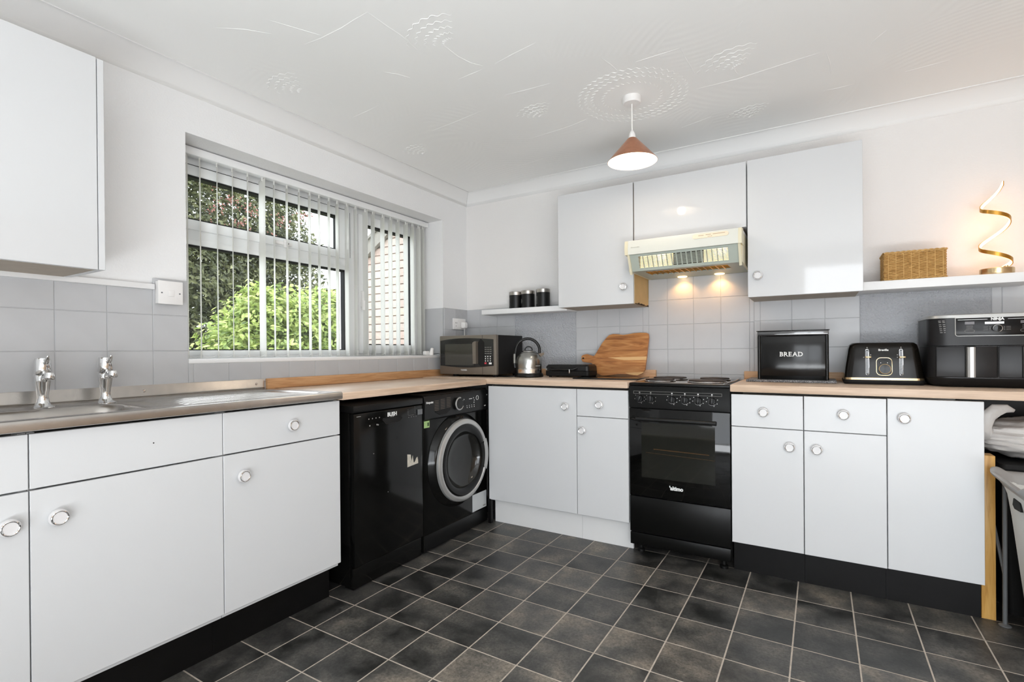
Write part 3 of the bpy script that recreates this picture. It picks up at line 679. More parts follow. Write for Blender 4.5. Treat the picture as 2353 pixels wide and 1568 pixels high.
def make_tap(x, y, label):
    r = thing('pillar_tap', label, 'tap', (x, y, 0.8985), 'pair of chrome pillar taps on the sink')
    Z = 0.8985
    MB().lathe([(0.034, 0), (0.034, 0.003), (0.022, 0.008), (0.0165, 0.02), (0.0145, 0.035), (0.017, 0.06), (0.0215, 0.085), (0.0235, 0.1), (0.021, 0.108), (0.017, 0.112)], (x, y, Z), n=28).build('tap_body', CHROME, r, ang=60)
    MB().lathe([(0.0225, 0.112), (0.0235, 0.114), (0.0215, 0.158), (0.019, 0.164), (0.0, 0.166)], (x, y, Z), n=28).build('tap_head', CHROME, r, ang=40)
    MB().tube([(x+0.012, y, Z+0.094), (x+0.035, y, Z+0.103), (x+0.055, y, Z+0.105)], 0.011, 14, rad=[0.012, 0.0115, 0.0105]).lathe([(0.0105, 0.0), (0.0135, -0.008), (0.0145, -0.02), (0.012, -0.024)], (x+0.06, y, Z+0.117), n=20).build('spout', CHROME, r, ang=60)
    MB().tube([(x+0.018, y, Z+0.148), (x+0.035, y, Z+0.15), (x+0.046, y, Z+0.163), (x+0.049, y, Z+0.172)], 0.006, 10, rad=[0.006, 0.007, 0.006, 0.004]).build('lever', CHROME, r, ang=60)
    return r
t1 = make_tap(0.085, -2.49, 'chrome pillar tap nearer the left edge of the picture')
dup(t1, (0.085, -2.318, 0.8985), 'chrome pillar tap nearer the window and draining board')

# ------------------------------------------------------------------ left wall: trunking, switch, socket, wall cupboard
tr = MB().box(0.0035, 0.022, -3.2, -2.128, 1.331, 1.353, 0.002).build('cable_trunking', WHITEPAINT); tag(tr, 'white cable trunking strip along the top of the grey wall tiles', 'trunking')
sw = thing('spur_switch', 'white surface-mounted switch box beside the window', 'switch', (0.02, -2.075, 1.28))
MB().box(0.0092, 0.035, -2.124, -2.036, 1.276, 1.366, 0.003).build('back_box', PLASTW, sw)
MB().box(0.035, 0.043, -2.126, -2.034, 1.274, 1.368, 0.003).build('face_plate', PLASTW, sw)
MB().box(0.043, 0.0465, -2.091, -2.069, 1.306, 1.33, 0.001, rot=None).build('rocker', PLASTW, sw)
for y in (-2.113, -2.047): MB().cyl((0.043, y, 1.319), (0.0436, y, 1.319), 0.003, n=12).build('screw', GREYM, sw)
so = thing('wall_socket', 'white double wall socket with one plug, above the microwave', 'socket', (0.02, -0.12, 1.235))
MB().box(0.0092, 0.02, -0.195, -0.047, 1.236, 1.318, 0.003).build('face_plate', PLASTW, so)
for dy, dz in ((-0.172, 1.285), (-0.157, 1.285), (-0.1645, 1.262)): MB().box(0.0199, 0.0204, dy-0.002, dy+0.002, dz-0.004, dz+0.004).build('pin_hole', DARKHOLE, so)
for y in (-0.14, -0.125): MB().box(0.02, 0.0225, y-0.005, y+0.005, 1.292, 1.31, 0.001).build('rocker', PLASTW, so)
pg = thing('plug', 'white mains plug pushed into the socket above the microwave', 'plug', (0.03, -0.085, 1.24))
MB().loft([(0, 0, 0, 0.024, 0.022, 0.008), (0.022, 0, 0, 0.024, 0.022, 0.008), (0.03, 0, 0, 0.018, 0.016, 0.008)]).build('plug_body', PLASTW, pg)
pb = pg.children[0]; pb.matrix_parent_inverse = Matrix.Identity(4); pb.location = (-0.0075, 0, 0.028); pb.rotation_euler = (0, PI/2, 0)
MB().tube([(0.035, -0.085, 1.245), (0.036, -0.085, 1.2), (0.04, -0.084, 1.1), (0.04, -0.08, 0.96)], 0.0035, 8).build('flex', CORD, pg)

def knob_part(door, p, n): knob(door, p, n)
wl_ = thing('wall_cupboard', 'white wall cupboard at the upper left above the taps', 'cupboard', (0.15, -2.66, 1.348))
MB().box(0.001, 0.281, -2.94, -2.394, 1.352, 2.028).build('body', DOORW, wl_)
MB().box(0.004, 0.279, -2.936, -2.414, 1.347, 1.3525).build('underside', CARCU, wl_)
MB().box(0.004, 0.3, -2.4095, -2.392, 1.347, 2.03, 0.001, 1).build('end_panel', DOORW, wl_)
MB().box(0.283, 0.301, -2.94, -2.412, 1.347, 2.031, 0.0012, 1).build('door', DOORG, wl_)

# ------------------------------------------------------------------ cooker wall cupboards, hood, shelves
def wall_unit(x0, x1, z0, z1, label, kn=None, rs=CARC, gap=0.0018):
    r = thing('wall_cupboard', label, 'cupboard', ((x0+x1)/2, -0.15, z0))
    MB().box(x0+0.002, x1-0.016, -0.2805, -0.001, z0+0.006, z1-0.002).build('body', DOORW, r)
    MB().box(x1-0.016, x1-0.001, -0.2805, -0.001, z0+0.002, z1-0.002).build('side_panel', rs, r)
    MB().box(x0+0.003, x1-0.017, -0.279, -0.003, z0, z0+0.0062).build('underside', CARCU, r)
    d = MB().box(x0+gap, x1-gap, -0.30, -0.282, z0, z1, 0.0012, 1).build('door', DOORG, r)
    if kn: knob(d, kn, (0, -1, 0))
    return r
wc = wall_unit(0.916, 1.392, 1.339, 2.029, 'white gloss wall cupboard left of the cooker hood, right of the black canisters', (1.335, -0.3, 1.437))
ch = MB()
for i in range(14):
    y = -0.272+0.02*i; h = random.uniform(0.003, 0.013); ch.box(1.3905, 1.3925, y, y+0.02, 1.3395, 1.3395+h)
ch.build('chipped_edge', mat('broken_chipboard', S(60, 42, 26), 0.9, var=(60, 0.4)), wc)
wall_unit(1.3945, 1.9795, 1.697, 2.029, 'white gloss flap-front cupboard directly above the cooker hood', None, DOORW)
wall_unit(1.9815, 2.467, 1.337, 2.031, 'white gloss wall cupboard right of the cooker hood above the bread bin', (2.031, -0.3, 1.442), DOORW)

hood = thing('cooker_hood', 'cream visor cooker hood with two lit lamps above the cooker', 'cooker hood', (1.684, -0.2, 1.505))
HX0, HX1 = 1.398, 1.970
MB().box(HX0, HX1, -0.43, -0.003, 1.655, 1.668).build('top_plate', PLASTW, hood)
MB().box(HX0, HX0+0.012, -0.40, -0.003, 1.505, 1.655).build('side_plate', PLASTC, hood); MB().box(HX1-0.012, HX1, -0.40, -0.003, 1.505, 1.655).build('side_plate', PLASTC, hood)
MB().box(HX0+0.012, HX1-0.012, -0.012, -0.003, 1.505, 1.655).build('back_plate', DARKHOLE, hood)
fz0, fz1 = 1.589, 1.662
fa = MB().prism([(-0.452, fz0), (-0.458, fz0+0.03), (-0.45, fz1), (-0.42, fz1+0.004), (-0.42, fz0)], 'x', HX0+0.012, HX1-0.012).build('fascia', mat('off_white_hood_enamel', S(216, 217, 208), 0.35, var=(5, 0.02)), hood)
for a, b2 in ((HX0-0.006, HX0+0.012), (HX1-0.012, HX1+0.004)):
    MB().prism([(-0.453, fz0-0.001), (-0.459, fz0+0.03), (-0.451, fz1+0.001), (-0.40, fz1+0.006), (-0.37, fz0-0.001)], 'x', a, b2).build('end_cap', PLASTC, hood)
for a in (HX0+0.006, HX1-0.014): MB().prism([(-0.449, 1.59), (-0.437, 1.592), (-0.392, 1.49), (-0.40, 1.487)], 'x', a, a+0.012).build('visor_arm', PLASTC, hood)
MB().prism([(x, z) for x, z in [(1.757+0.011*math.cos(t)-0.0, 1.6425+0.011*math.sin(t)) for t in [PI/2+PI*i/8 for i in range(9)]]+[(1.905+0.011*math.cos(t), 1.6425+0.011*math.sin(t)) for t in [-PI/2+PI*i/8 for i in range(9)]]], 'y', -0.459, -0.452).build('control_strip', mat('peach_switch_strip', S(238, 222, 196), 0.4, var=(12, 0.03)), fa)
sl = MB()
for x0, x1, dz in ((1.775, 1.80, 0), (1.81, 1.835, 0.001), (1.843, 1.9, 0.002)): sl.box(x0, x1, -0.4602, -0.459, 1.644+dz, 1.6455+dz)
for x in (1.822, 1.83, 1.838): sl.box(x-0.0015, x+0.0015, -0.4602, -0.459, 1.6355, 1.6385)
sl.build('control_marks', mat('brown_print', S(150, 116, 84), 0.6, var=(10, 0.05)), fa)
# slanted front panel with a slotted grille, warm lamps behind it
pA, pB = Vector((0, -0.443, 1.588)), Vector((0, -0.396, 1.506))
def onp(x, s, out=0.0):
    p = pA.lerp(pB, s); n = Vector((0, -0.868, -0.497)); return (x, p.y+n.y*out, p.z+n.z*out)
def pbar(mb, x0, x1, s0, s1, th=0.003):
    mb.rings([[onp(x0, s0, 0), onp(x0, s1, 0), onp(x0, s1, -th), onp(x0, s0, -th)], [onp(x1, s0, 0), onp(x1, s1, 0), onp(x1, s1, -th), onp(x1, s0, -th)]])
gx0, gx1, gs0, gs1 = HX0+0.062, HX1-0.062, 0.15, 0.84
gp = MB(); pbar(gp, HX0+0.014, gx0, 0, 1); pbar(gp, gx1, HX1-0.014, 0, 1); pbar(gp, gx0, gx1, 0, gs0); pbar(gp, gx0, gx1, gs1, 1)
gp.build('front_panel', HOODGREY, hood)
gg = MB(); NC, NR = 18, 9
for i in range(1, NC):
    x = gx0+(gx1-gx0)*i/NC; pbar(gg, x-0.0028, x+0.0028, gs0, gs1, 0.002)
for j in range(1, NR):
    s = gs0+(gs1-gs0)*j/NR; pbar(gg, gx0, gx1, s-0.017, s+0.017, 0.0025)
gg.build('front_grille', HOODGREY, hood)
# lamp boxes behind the two ends of the grille
for a, b2, bx in ((gx0-0.01, gx0+0.165, gx0+0.08), (gx1-0.125, gx1+0.01, gx1-0.065)):
    MB().box(a, b2, -0.36, -0.35, 1.515, 1.645).build('lamp_reflector', HOODGLOW, hood)
    MB().lathe([(0.0, 0), (0.013, 0.003), (0.017, 0.02), (0.013, 0.045), (0.0, 0.05)], (bx, -0.368, 1.575), (1, 0, 0.1), n=16).build('lamp_bulb', HOODBULB, hood)
MB().box(gx0+0.17, gx1-0.13, -0.37, -0.352, 1.512, 1.652).build('slot_darkener', DARKHOLE, hood)  # dark box added behind the grille to blacken its middle slots
bot = MB(); ZB0, ZB1 = 1.505, 1.510
bot.box(HX0+0.012, HX0+0.075, -0.396, -0.012, ZB0, ZB1).box(HX1-0.075, HX1-0.012, -0.396, -0.012, ZB0, ZB1).box(HX0+0.075, HX1-0.075, -0.396, -0.345, ZB0, ZB1).box(HX0+0.075, HX1-0.075, -0.2, -0.012, ZB0, ZB1)
bot.build('bottom_plate', HOODGREY, hood)
MB().box(HX0+0.075, HX1-0.075, -0.345, -0.2, ZB1+0.004, ZB1+0.008).build('filter_mat', FILTER, hood)
fb = MB()
for i in range(15):
    x = HX0+0.075+(HX1-HX0-0.15)*i/14; fb.box(x-0.0015, x+0.0015, -0.345, -0.2, ZB0, ZB1)
for y in (-0.31, -0.273, -0.236): fb.box(HX0+0.075, HX1-0.075, y-0.001, y+0.001, ZB0+0.001, ZB1)
fb.build('filter_bars', BRASS, hood)
for x in (1.605, 1.81):
    MB().lathe([(0.0, -0.005), (0.024, -0.0045), (0.027, -0.002), (0.027, 0.0)], (x, -0.048, ZB0), n=24).build('lamp_lens', HOODBULB, hood)
    d = bpy.data.lights.new('hood_spot', 'SPOT'); d.energy = 1.5; d.color = (1.0, 0.50, 0.16); d.spot_size = 2.3; d.spot_blend = 0.6; d.shadow_soft_size = 0.02
    o = bpy.data.objects.new('hood_spot', d); COL.objects.link(o); o.location = (x, -0.05, ZB0-0.010); o.rotation_euler = (0.12, 0, 0)
bmk = MB()
for i_, (a_, w_) in enumerate(((0, 5), (6, 3), (10, 3), (14, 4), (19, 3), (23, 4), (28, 3))): bmk.box(1.428+0.0015*a_, 1.428+0.0015*(a_+w_), -0.4592, -0.4580, 1.6225, 1.6265+(0.001 if i_ in (0, 5) else 0))
bmk.build('brand_marks', mat('faint_grey_print', S(190, 190, 180), 0.6, var=(10, 0.03)), hood)

sh = MB().box(0.25, 0.9155, -0.17, -0.012, 1.332, 1.3665, 0.002).build('shelf', WHITEPAINT); tag(sh, 'short white wall shelf holding the black canisters', 'shelf')
sh = MB().box(2.4685, 3.06, -0.22, -0.012, 1.345, 1.385, 0.002).build('shelf', WHITEPAINT); tag(sh, 'white wall shelf holding the basket and spiral lamp', 'shelf')

# ------------------------------------------------------------------ pendant lamp
pen = thing('pendant_lamp', 'copper cone pendant lamp with white inside hanging from the ceiling', 'lamp', (LX, LY, ZC))
MB().lathe([(0.042, 0), (0.042, -0.024), (0.038, -0.031), (0.0, -0.032)], (LX, LY, ZC-0.0005), n=36).build('ceiling_rose', PLASTW, pen)
MB().tube([(LX, LY, ZC-0.031), (LX, LY, 2.1)], 0.0032, 10).build('cord', CORD, pen)
MB().lathe([(0.0, 2.102), (0.006, 2.10), (0.013, 2.086), (0.0165, 2.072), (0.0165, 2.05), (0.012, 2.03)], (LX, LY, 0), n=24).build('lamp_holder', PLASTW, pen, ang=50)
zs_, zr_ = 2.062, 1.955
MB().lathe([(0.0168, zs_), (0.02, zs_+0.001), (0.1125, zr_+0.003), (0.1145, zr_), (0.1125, zr_-0.0005)], (LX, LY, 0), n=64, caps=(False, False)).build('shade', COPPER, pen, ang=30)
MB().lathe([(0.0168, zs_-0.002), (0.1125, zr_-0.0002)], (LX, LY, 0), n=64, caps=(False, False)).build('shade_lining', ENAMELIN, pen)
MB().lathe([(0.0, 1.972), (0.008, 1.974), (0.017, 1.985), (0.0175, 2.0), (0.014, 2.025), (0.012, 2.035)], (LX, LY, 0), n=24).build('bulb', BULB, pen, ang=60)
d = bpy.data.lights.new('pendant_light', 'POINT'); d.energy = 2.4; d.color = (1.0, 0.84, 0.66); d.shadow_soft_size = 0.02
o = bpy.data.objects.new('pendant_light', d); COL.objects.link(o); o.location = (LX, LY, 1.962)

# ------------------------------------------------------------------ cooker
ck = thing('cooker', 'black freestanding electric cooker with four hotplates and glass oven door', 'cooker', (1.68, -0.27, 0))
KX0, KX1 = 1.433, 1.926
MB().box(KX0, KX1, -0.50, -0.035, 0.055, 0.885).build('body', BLACKC, ck)
hb = MB(); hb.box(KX0-0.001, KX1+0.001, -0.522, -0.03, 0.885, 0.903, 0.006); hb.build('hob_top', BLACKC, ck)
hr = MB(); hr.box(KX0+0.02, KX1-0.02, -0.50, -0.05, 0.9025, 0.9045, 0.001); hr.build('hob_tray', mat('polished_hob_steel', (0.42, 0.38, 0.34, 1), 0.14, 1.0, var=(8, 0.1)), ck)
for x, y, r in ((1.56, -0.17, 0.09), (1.80, -0.17, 0.075), (1.56, -0.39, 0.075), (1.80, -0.39, 0.09)):
    p = MB().lathe([(r+0.006, 0), (r+0.006, 0.004), (r, 0.006), (r, 0.012), (r*0.96, 0.0135), (0.03, 0.0135), (0.028, 0.012), (0.0, 0.012)], (x, y, 0.9045), n=40).build('hotplate', HOTPLATE, ck)
    MB().torus((x, y, 0.909), (0, 0, 1), r+0.004, 0.0025, 40, 8).build('hotplate_rim', CHROME, p)
MB().tube([(KX1-0.02, -0.045, 0.912), (KX1-0.004, -0.1, 0.915), (KX1-0.01, -0.28, 0.908), (KX1-0.03, -0.5, 0.905)], 0.003, 8).build('side_rail', CHROME, ck)
cp = MB().prism([(-0.5, 0.885), (-0.522, 0.885), (-0.526, 0.87), (-0.520, 0.773), (-0.5, 0.773)], 'x', KX0, KX1).build('control_panel', BLACKC, ck)
fr_ = MB(); zz = 0.853
for (a, b2) in ((1.458, 1.89),):
    fr_.box(a, b2, -0.5262, -0.5252, zz+0.006, zz+0.007).box(a, b2, -0.5258, -0.5248, zz-0.007, zz-0.006).box(a, a+0.001, -0.526, -0.525, zz-0.006, zz+0.006).box(b2-0.001, b2, -0.526, -0.525, zz-0.006, zz+0.006)
fr_.build('scale_frame', PRINTG, cp)
for i, x in enumerate((1.49, 1.548, 1.655, 1.718, 1.781, 1.845)):
    kz = 0.822
    k = MB(); k.lathe([(0.0185, 0), (0.0175, 0.008), (0.0165, 0.012), (0.0, 0.012)], (x, -0.523, kz), (0, -1, 0), n=24)
    k.box(x-0.0075, x+0.0075, -0.549, -0.533, kz-0.017, kz+0.017, 0.004, rot=Matrix.Translation((x, 0, kz)) @ Matrix.Rotation(0.35 if i == 0 else 0.08, 4, 'Y') @ Matrix.Translation((-x, 0, -kz)))
    kk = k.build('control_knob', BLACKS, cp)
    mk = MB()
    for j in range(7):
        t = -0.6+(2*PI-1.8)*j/6-PI*0.2
        mk.box(x+0.026*math.cos(t)-0.0016, x+0.026*math.cos(t)+0.0016, -0.5242, -0.5215, kz+0.026*math.sin(t)-0.0016, kz+0.026*math.sin(t)+0.0016)
    mk.box(x-0.003, x+0.003, -0.5263, -0.5246, zz-0.003, zz+0.003).box(x-0.0005, x+0.0005, -0.526, -0.5235, kz+0.02, zz-0.006)
    mk.torus((x, -0.5238, kz), (0, 1, 0), 0.0215, 0.0006, 16, 6, PI*0.25, PI*0.75, ref=(1, 0, 0))
    mk.build('dial_marks', PRINTW if i > 1 else PRINTG, cp)
od = MB().box(KX0, KX1, -0.522, -0.501, 0.313, 0.769, 0.003).build('oven_door', GLASSB, ck)
MB().box(1.497, 1.857, -0.5228, -0.5215, 0.413, 0.698).build('door_window', GLASSW, od)
hd = MB().tube([(1.478, -0.552, 0.718), (1.868, -0.552, 0.718)], 0.0105, 16)
for x in (1.49, 1.856): hd.box(x-0.008, x+0.008, -0.552, -0.521, 0.711, 0.725, 0.002)
hd.build('door_handle', BLACKS, od)
rk = MB().tube([(1.56, -0.5235, 0.563), (1.83, -0.5235, 0.558)], 0.0022, 6).tube([(1.52, -0.5235, 0.543), (1.857, -0.5235, 0.533)], 0.0007, 5)
rk.build('oven_shelf', mat('dull_brass_rack', S(98, 70, 40), 0.5, 0.4, var=(14, 0.2)), od)
text("'altimo", 0.027, (1.672, -0.5225, 0.372), (1, 0, 0), (0, 0, 1), PRINTW, od, 0.0012, sx=0.92)
MB().box(KX0, KX1, -0.522, -0.501, 0.122, 0.309, 0.003).build('drawer_panel', BLACKC, ck)
MB().box(KX0+0.002, KX1-0.001, -0.524, -0.505, 0.056, 0.118, 0.002).build('kick_panel', BLACKC, ck)
for x, y in ((1.47, -0.45), (1.885, -0.46), (1.47, -0.08), (1.885, -0.08)): MB().lathe([(0.02, 0.0005), (0.02, 0.012), (0.012, 0.018), (0.012, 0.056)], (x, y, 0), n=16).build('foot', BLACKS, ck)

# ------------------------------------------------------------------ dishwasher
dw = thing('dishwasher', 'slim black dishwasher with a torn paper sticker, beside the white sink cabinet', 'dishwasher', (0.25, -1.327, 0))
DY0, DY1, DX = -1.558, -1.096, 0.51
MB().box(0.02, 0.478, DY0, DY1, 0.012, 0.80, 0.002).build('body', BLACKG, dw)
MB().box(0.02, DX+0.002, DY0-0.001, DY1+0.001, 0.80, 0.832, 0.005).build('top_panel', BLACKS, dw)
dd = MB().box(0.479, DX, DY0+0.002, DY1-0.002, 0.105, 0.796, 0.005).build('door', BLACKG, dw)
MB().box(0.44, 0.496, DY0+0.004, DY1-0.004, 0.004, 0.098, 0.002).build('kick_panel', BLACKG, dw)
rc = [(-1.385, 0.752), (-1.375, 0.757), (-1.27, 0.757), (-1.248, 0.745), (-1.27, 0.728), (-1.36, 0.728)]
MB().prism(rc, 'x', DX-0.012, DX+0.0006).build('handle_recess', DARKHOLE, dd)
MB().tube([(DX+0.001, y, z) for y, z in rc], 0.0014, 6, closed=True).build('recess_trim', BLACKS, dd)
text('BUSH', 0.026, (DX+0.0003, -1.318, 0.771), (0, 1, 0), (0, 0, 1), PRINTW, dd, 0.0011)
dm = MB(); X = DX+0.0003
dm.box(X, X+0.0004, -1.331, -1.306, 0.757, 0.7605).box(X, X+0.0004, -1.54, -1.515, 0.781, 0.7835)
for i in range(4): dm.box(X, X+0.0004, -1.47+0.022*i, -1.465+0.022*i, 0.762, 0.767)
for y, z in ((-1.462, 0.733), (-1.418, 0.733), (-1.41, 0.731)): dm.box(X, X+0.0004, y-0.003, y+0.003, z-0.003, z+0.003)
for i in range(4): dm.box(X, X+0.0004, -1.205+0.018*i, -1.199+0.018*i, 0.741, 0.743)
for z in (0.755, 0.763, 0.771, 0.779): dm.box(X, X+0.0004, -1.208, -1.2055, z, z+0.0025)
for z in (0.762, 0.77, 0.778, 0.79, 0.796-0.008): dm.box(X, X+0.0004, -1.158, -1.1555, z, z+0.0025)
dm.box(X, X+0.0004, -1.205, -1.165, 0.751, 0.7516)
dm.build('panel_marks', PRINTG, dd)
MB().box(DX+0.0003, DX+0.004, -1.138, -1.102, 0.748, 0.775, 0.001).build('badge', GREYM, dd)
MB().prism([(-1.215, 0.491), (-1.135, 0.497), (-1.136, 0.515), (-1.14, 0.531), (-1.15, 0.526), (-1.158, 0.511), (-1.168, 0.504), (-1.176, 0.545), (-1.184, 0.515), (-1.19, 0.551), (-1.215, 0.556)], 'x', DX+0.0002, DX+0.0007).build('torn_sticker', STICKT, dd)
for y, z in ((-1.44, 0.60), (-1.35, 0.40)): MB().cyl((DX, y, z), (DX+0.001, y, z), 0.002, n=8).build('speck', PRINTG, dd)

# ------------------------------------------------------------------ washing machine
wm = thing('washing_machine', 'black front-loading washing machine with a silver door ring in the corner', 'washing machine', (0.25, -0.785, 0))
MY0, MY1, MX = -1.086, -0.486, 0.50
MB().box(0.02, MX, MY0, MY1, 0.012, 0.843, 0.004).build('body', BLACKG, wm)
pn = MB().prism([(MX-0.01, 0.842), (MX+0.006, 0.836), (MX+0.014, 0.80), (MX+0.012, 0.715), (MX-0.001, 0.705), (MX-0.01, 0.705)], 'y', MY0+0.002, MY1-0.002)
pn = pn.build('control_panel', BLACKS, wm)
X = MX+0.0145
MB().prism([(-1.0, 0.752), (-0.995, 0.745), (-0.96, 0.728), (-0.905, 0.728), (-0.872, 0.745), (-0.868, 0.757), (-0.9, 0.757)], 'x', MX+0.004, X+0.0006).build('detergent_grip', DARKHOLE, pn)
dl = MB().lathe([(0.036, 0), (0.034, 0.012), (0.03, 0.02), (0.0, 0.021)], (X-0.002, -0.80, 0.775), (1, 0, 0), n=36).build('program_dial', BLACKS, pn)
MB().torus((X+0.014, -0.80, 0.775), (1, 0, 0), 0.034, 0.0042, 40, 8, PI*0.42, PI*1.85, ref=(0, 1, 0)).build('dial_ring', SILVER, dl)
text('Hotpoint', 0.0155, (X+0.0003, -1.045, 0.802), (0, 1, 0), (0, 0, 1), PRINTW, pn, 0.0006)
pm = MB()
for c_ in range(3):
    for r_ in range(7): pm.box(X, X+0.0005, -1.005+0.052*c_, -0.97+0.052*c_, 0.806-0.0085*r_+0.004*c_, 0.808-0.0085*r_+0.004*c_)
pm.build('program_list', mat('dim_print', S(112, 98, 86), 0.5, var=(20, 0.05)), pn)
pm = MB(); pm.box(X, X+0.0005, -0.69, -0.66, 0.79, 0.794)
for i in range(4): pm.box(X, X+0.0005, -0.715+0.024*i, -0.708+0.024*i, 0.752, 0.755).box(X, X+0.0005, -0.713+0.024*i, -0.708+0.024*i, 0.74, 0.746)
for y, z in ((-0.752, 0.786), (-0.74, 0.793), (-0.645, 0.795), (-0.638, 0.781), (-0.64, 0.768), (-0.503, 0.803), (-0.53, 0.738), (-0.52, 0.738)): pm.box(X, X+0.0005, y-0.003, y+0.003, z-0.003, z+0.003)
pm.torus((X+0.0003, -0.606, 0.793), (1, 0, 0), 0.0125, 0.0012, 24, 6)
pm.build('panel_marks', PRINTW, pn)
DC = Vector((MX, -0.785, 0.452))
rg = MB().lathe([(0.268, 0.0), (0.266, 0.006), (0.252, 0.018), (0.246, 0.03), (0.236, 0.036)], DC, (1, 0, 0), n=72, caps=(False, False)).build('door_surround', BLACKG, wm, ang=40)
dor = MB().lathe([(0.236, 0.030), (0.233, 0.048), (0.222, 0.056), (0.208, 0.056), (0.203, 0.05)], DC, (1, 0, 0), n=72, caps=(False, False)).build('door_ring', SILVER, wm, ang=40)
MB().lathe([(0.204, 0.052), (0.19, 0.056), (0.168, 0.054), (0.16, 0.046)], DC, (1, 0, 0), n=72, caps=(False, False)).build('door_bezel', BLACKG, dor, ang=40)
MB().lathe([(0.161, 0.046), (0.155, 0.03), (0.12, 0.008), (0.06, -0.002+0.004), (0.0, 0.001)], DC, (1, 0, 0), n=72, caps=(False, False)).build('door_glass', mat('smoked_door_glass', S(34, 34, 32), 0.12, spec=0.6, var=(7, 0.3)), dor, ang=60)
hg = MB(); pts_o, pts_i = [], []
for i in range(13):
    t = -0.42+0.84*i/12
    pts_o.append((DC.y+0.229*math.cos(t), DC.z+0.229*math.sin(t))); pts_i.append((DC.y+(0.196 if 0 < i < 12 else 0.206)*math.cos(t), DC.z+0.196*math.sin(t)))
hg.prism(pts_o+pts_i[::-1], 'x', MX+0.045, MX+0.0585).build('door_handle', SILVER, dor, ang=30)
MB().prism([(DC.y+r*math.cos(t), DC.z+r*math.sin(t)) for r, ts in ((0.2, range(9)), (0.17, range(8, -1, -1))) for t in [-0.4+0.8*i/8 for i in ts]], 'x', MX+0.04, MX+0.0575).build('handle_recess', DARKHOLE, dor)
MB().box(MX-0.004, MX+0.001, MY0+0.004, MY1-0.004, 0.012, 0.095, 0.001).build('kick_panel', BLACKS, wm)
MB().box(MX, MX+0.0008, -1.076, -1.032, 0.668, 0.704).build('energy_sticker', PRINTGR, wm)
MB().box(MX+0.0008, MX+0.0011, -1.05, -1.036, 0.676, 0.695).build('energy_mark', mat('dark_green_print', S(60, 84, 50), 0.6, var=(10, 0.05)), wm)
MB().box(MX, MX+0.0008, -0.645, -0.497, 0.103, 0.205).build('paper_sticker', STICKW, wm)
MB().box(MX+0.0008, MX+0.0011, -0.535, -0.505, 0.112, 0.12).build('sticker_print', PRINTG, wm)

# ------------------------------------------------------------------ microwave
mw = thing('microwave', 'taupe-fronted black microwave oven in the corner of the worktop', 'microwave', (0.3, -0.25, ZT))
FY = -0.415; UX0, UX1, UZ0, UZ1 = 0.068, 0.53, 0.921, 1.181
MB().box(UX0+0.004, UX1-0.001, FY+0.03, -0.075, UZ0+0.002, UZ1-0.002, 0.004).build('body', BLACKM, mw)
MB().box(UX0, UX1, FY, FY+0.031, UZ0, UZ1, 0.006).build('front', TAUPE, mw)
u = lambda px: UX0+(px-1007.5)/132.5*(UX1-UX0); v_ = lambda py: UZ0+(859-py)/88.5*(UZ1-UZ0)
top_ = [(1010.5+124*i/12, 782-5*math.sin(PI*min(1, (i/12)*0.9)**0.8)) for i in range(13)]; bot_ = [(1134.5-124*i/12, 839+4*math.sin(PI*i/12)) for i in range(13)]
MB().prism([(u(a), v_(b2)) for a, b2 in top_+bot_], 'y', FY-0.003, FY+0.002).build('glass_panel', mat('black_microwave_glass', S(18, 18, 16), 0.07, spec=0.6, var=(5, 0.1)), mw)
MB().box(u(1022), u(1090), FY-0.0036, FY-0.0028, v_(838), v_(790)).build('window', mat('microwave_mesh_window', S(56, 54, 46), 0.06, spec=0.8, var=(4, 0.1)), mw)
MB().prism([(u(1101), v_(786)), (u(1107), v_(779)), (u(1114), v_(787)), (u(1114), v_(839)), (u(1107), v_(841)), (u(1101), v_(835))], 'y', FY-0.005, FY-0.002).build('handle_recess', DARKHOLE, mw)
MB().prism([(u(1092.5), v_(788)), (u(1097), v_(785)), (u(1101.5), v_(785)), (u(1100.5), v_(788)), (u(1100.5), v_(834.5)), (u(1093.5), v_(834.5))], 'y', FY-0.03, FY-0.004).build('door_handle', TAUPE, mw)
kb = MB()
for r_ in range(4):
    for c_ in range(3): kb.box(u(1115.5+5.4*c_), u(1119.5+5.4*c_), FY-0.0036, FY-0.0028, v_(798.2+4.4*r_)-0.0016, v_(798.2+4.4*r_)+0.0012)
kb.build('function_keys', PRINTG, mw)
kb = MB()
for r_ in range(3):
    for c_ in range(3): kb.box(u(1116+5.4*c_), u(1117.8+5.4*c_), FY-0.0037, FY-0.0028, v_(818.4+4.8*r_)-0.0036, v_(818.4+4.8*r_)+0.0032)
kb.build('number_keys', PRINTW, mw)
MB().box(u(1114.6), u(1119.2), FY-0.0037, FY-0.0028, v_(835.2), v_(831.2), 0.0004, 1).build('stop_key', PRINTR, mw)
MB().box(u(1124.5), u(1130.5), FY-0.0037, FY-0.0028, v_(835.5), v_(831.5), 0.0004, 1).build('start_key', PRINTW, mw)
text('TOSHIBA', 0.0125, (u(1066.5), FY-0.0006, v_(849)), (1, 0, 0), (0, 0, 1), PRINTW, mw, 0.0004)
MB().box(u(1109.3), u(1109.9), FY-0.0006, FY+0.0005, UZ0+0.001, UZ1-0.001).build('door_gap', DARKHOLE, mw)
for x, y in ((UX0+0.1, FY+0.05), (UX1-0.04, FY+0.05), (UX0+0.06, -0.11), (UX1-0.04, -0.11)): MB().lathe([(0.018, 0), (0.02, 0.012), (0.024, 0.0165)], (x, y, ZT+0.0003), n=16).build('foot', BLACKM, mw)
MB().lathe([(0.009, 0), (0.012, 0.004), (0.012, 0.012), (0.008, 0.016)], (UX0-0.014, FY+0.06, 0.945), (1, 0, 0), n=16).build('side_knob', BLACKM, mw)

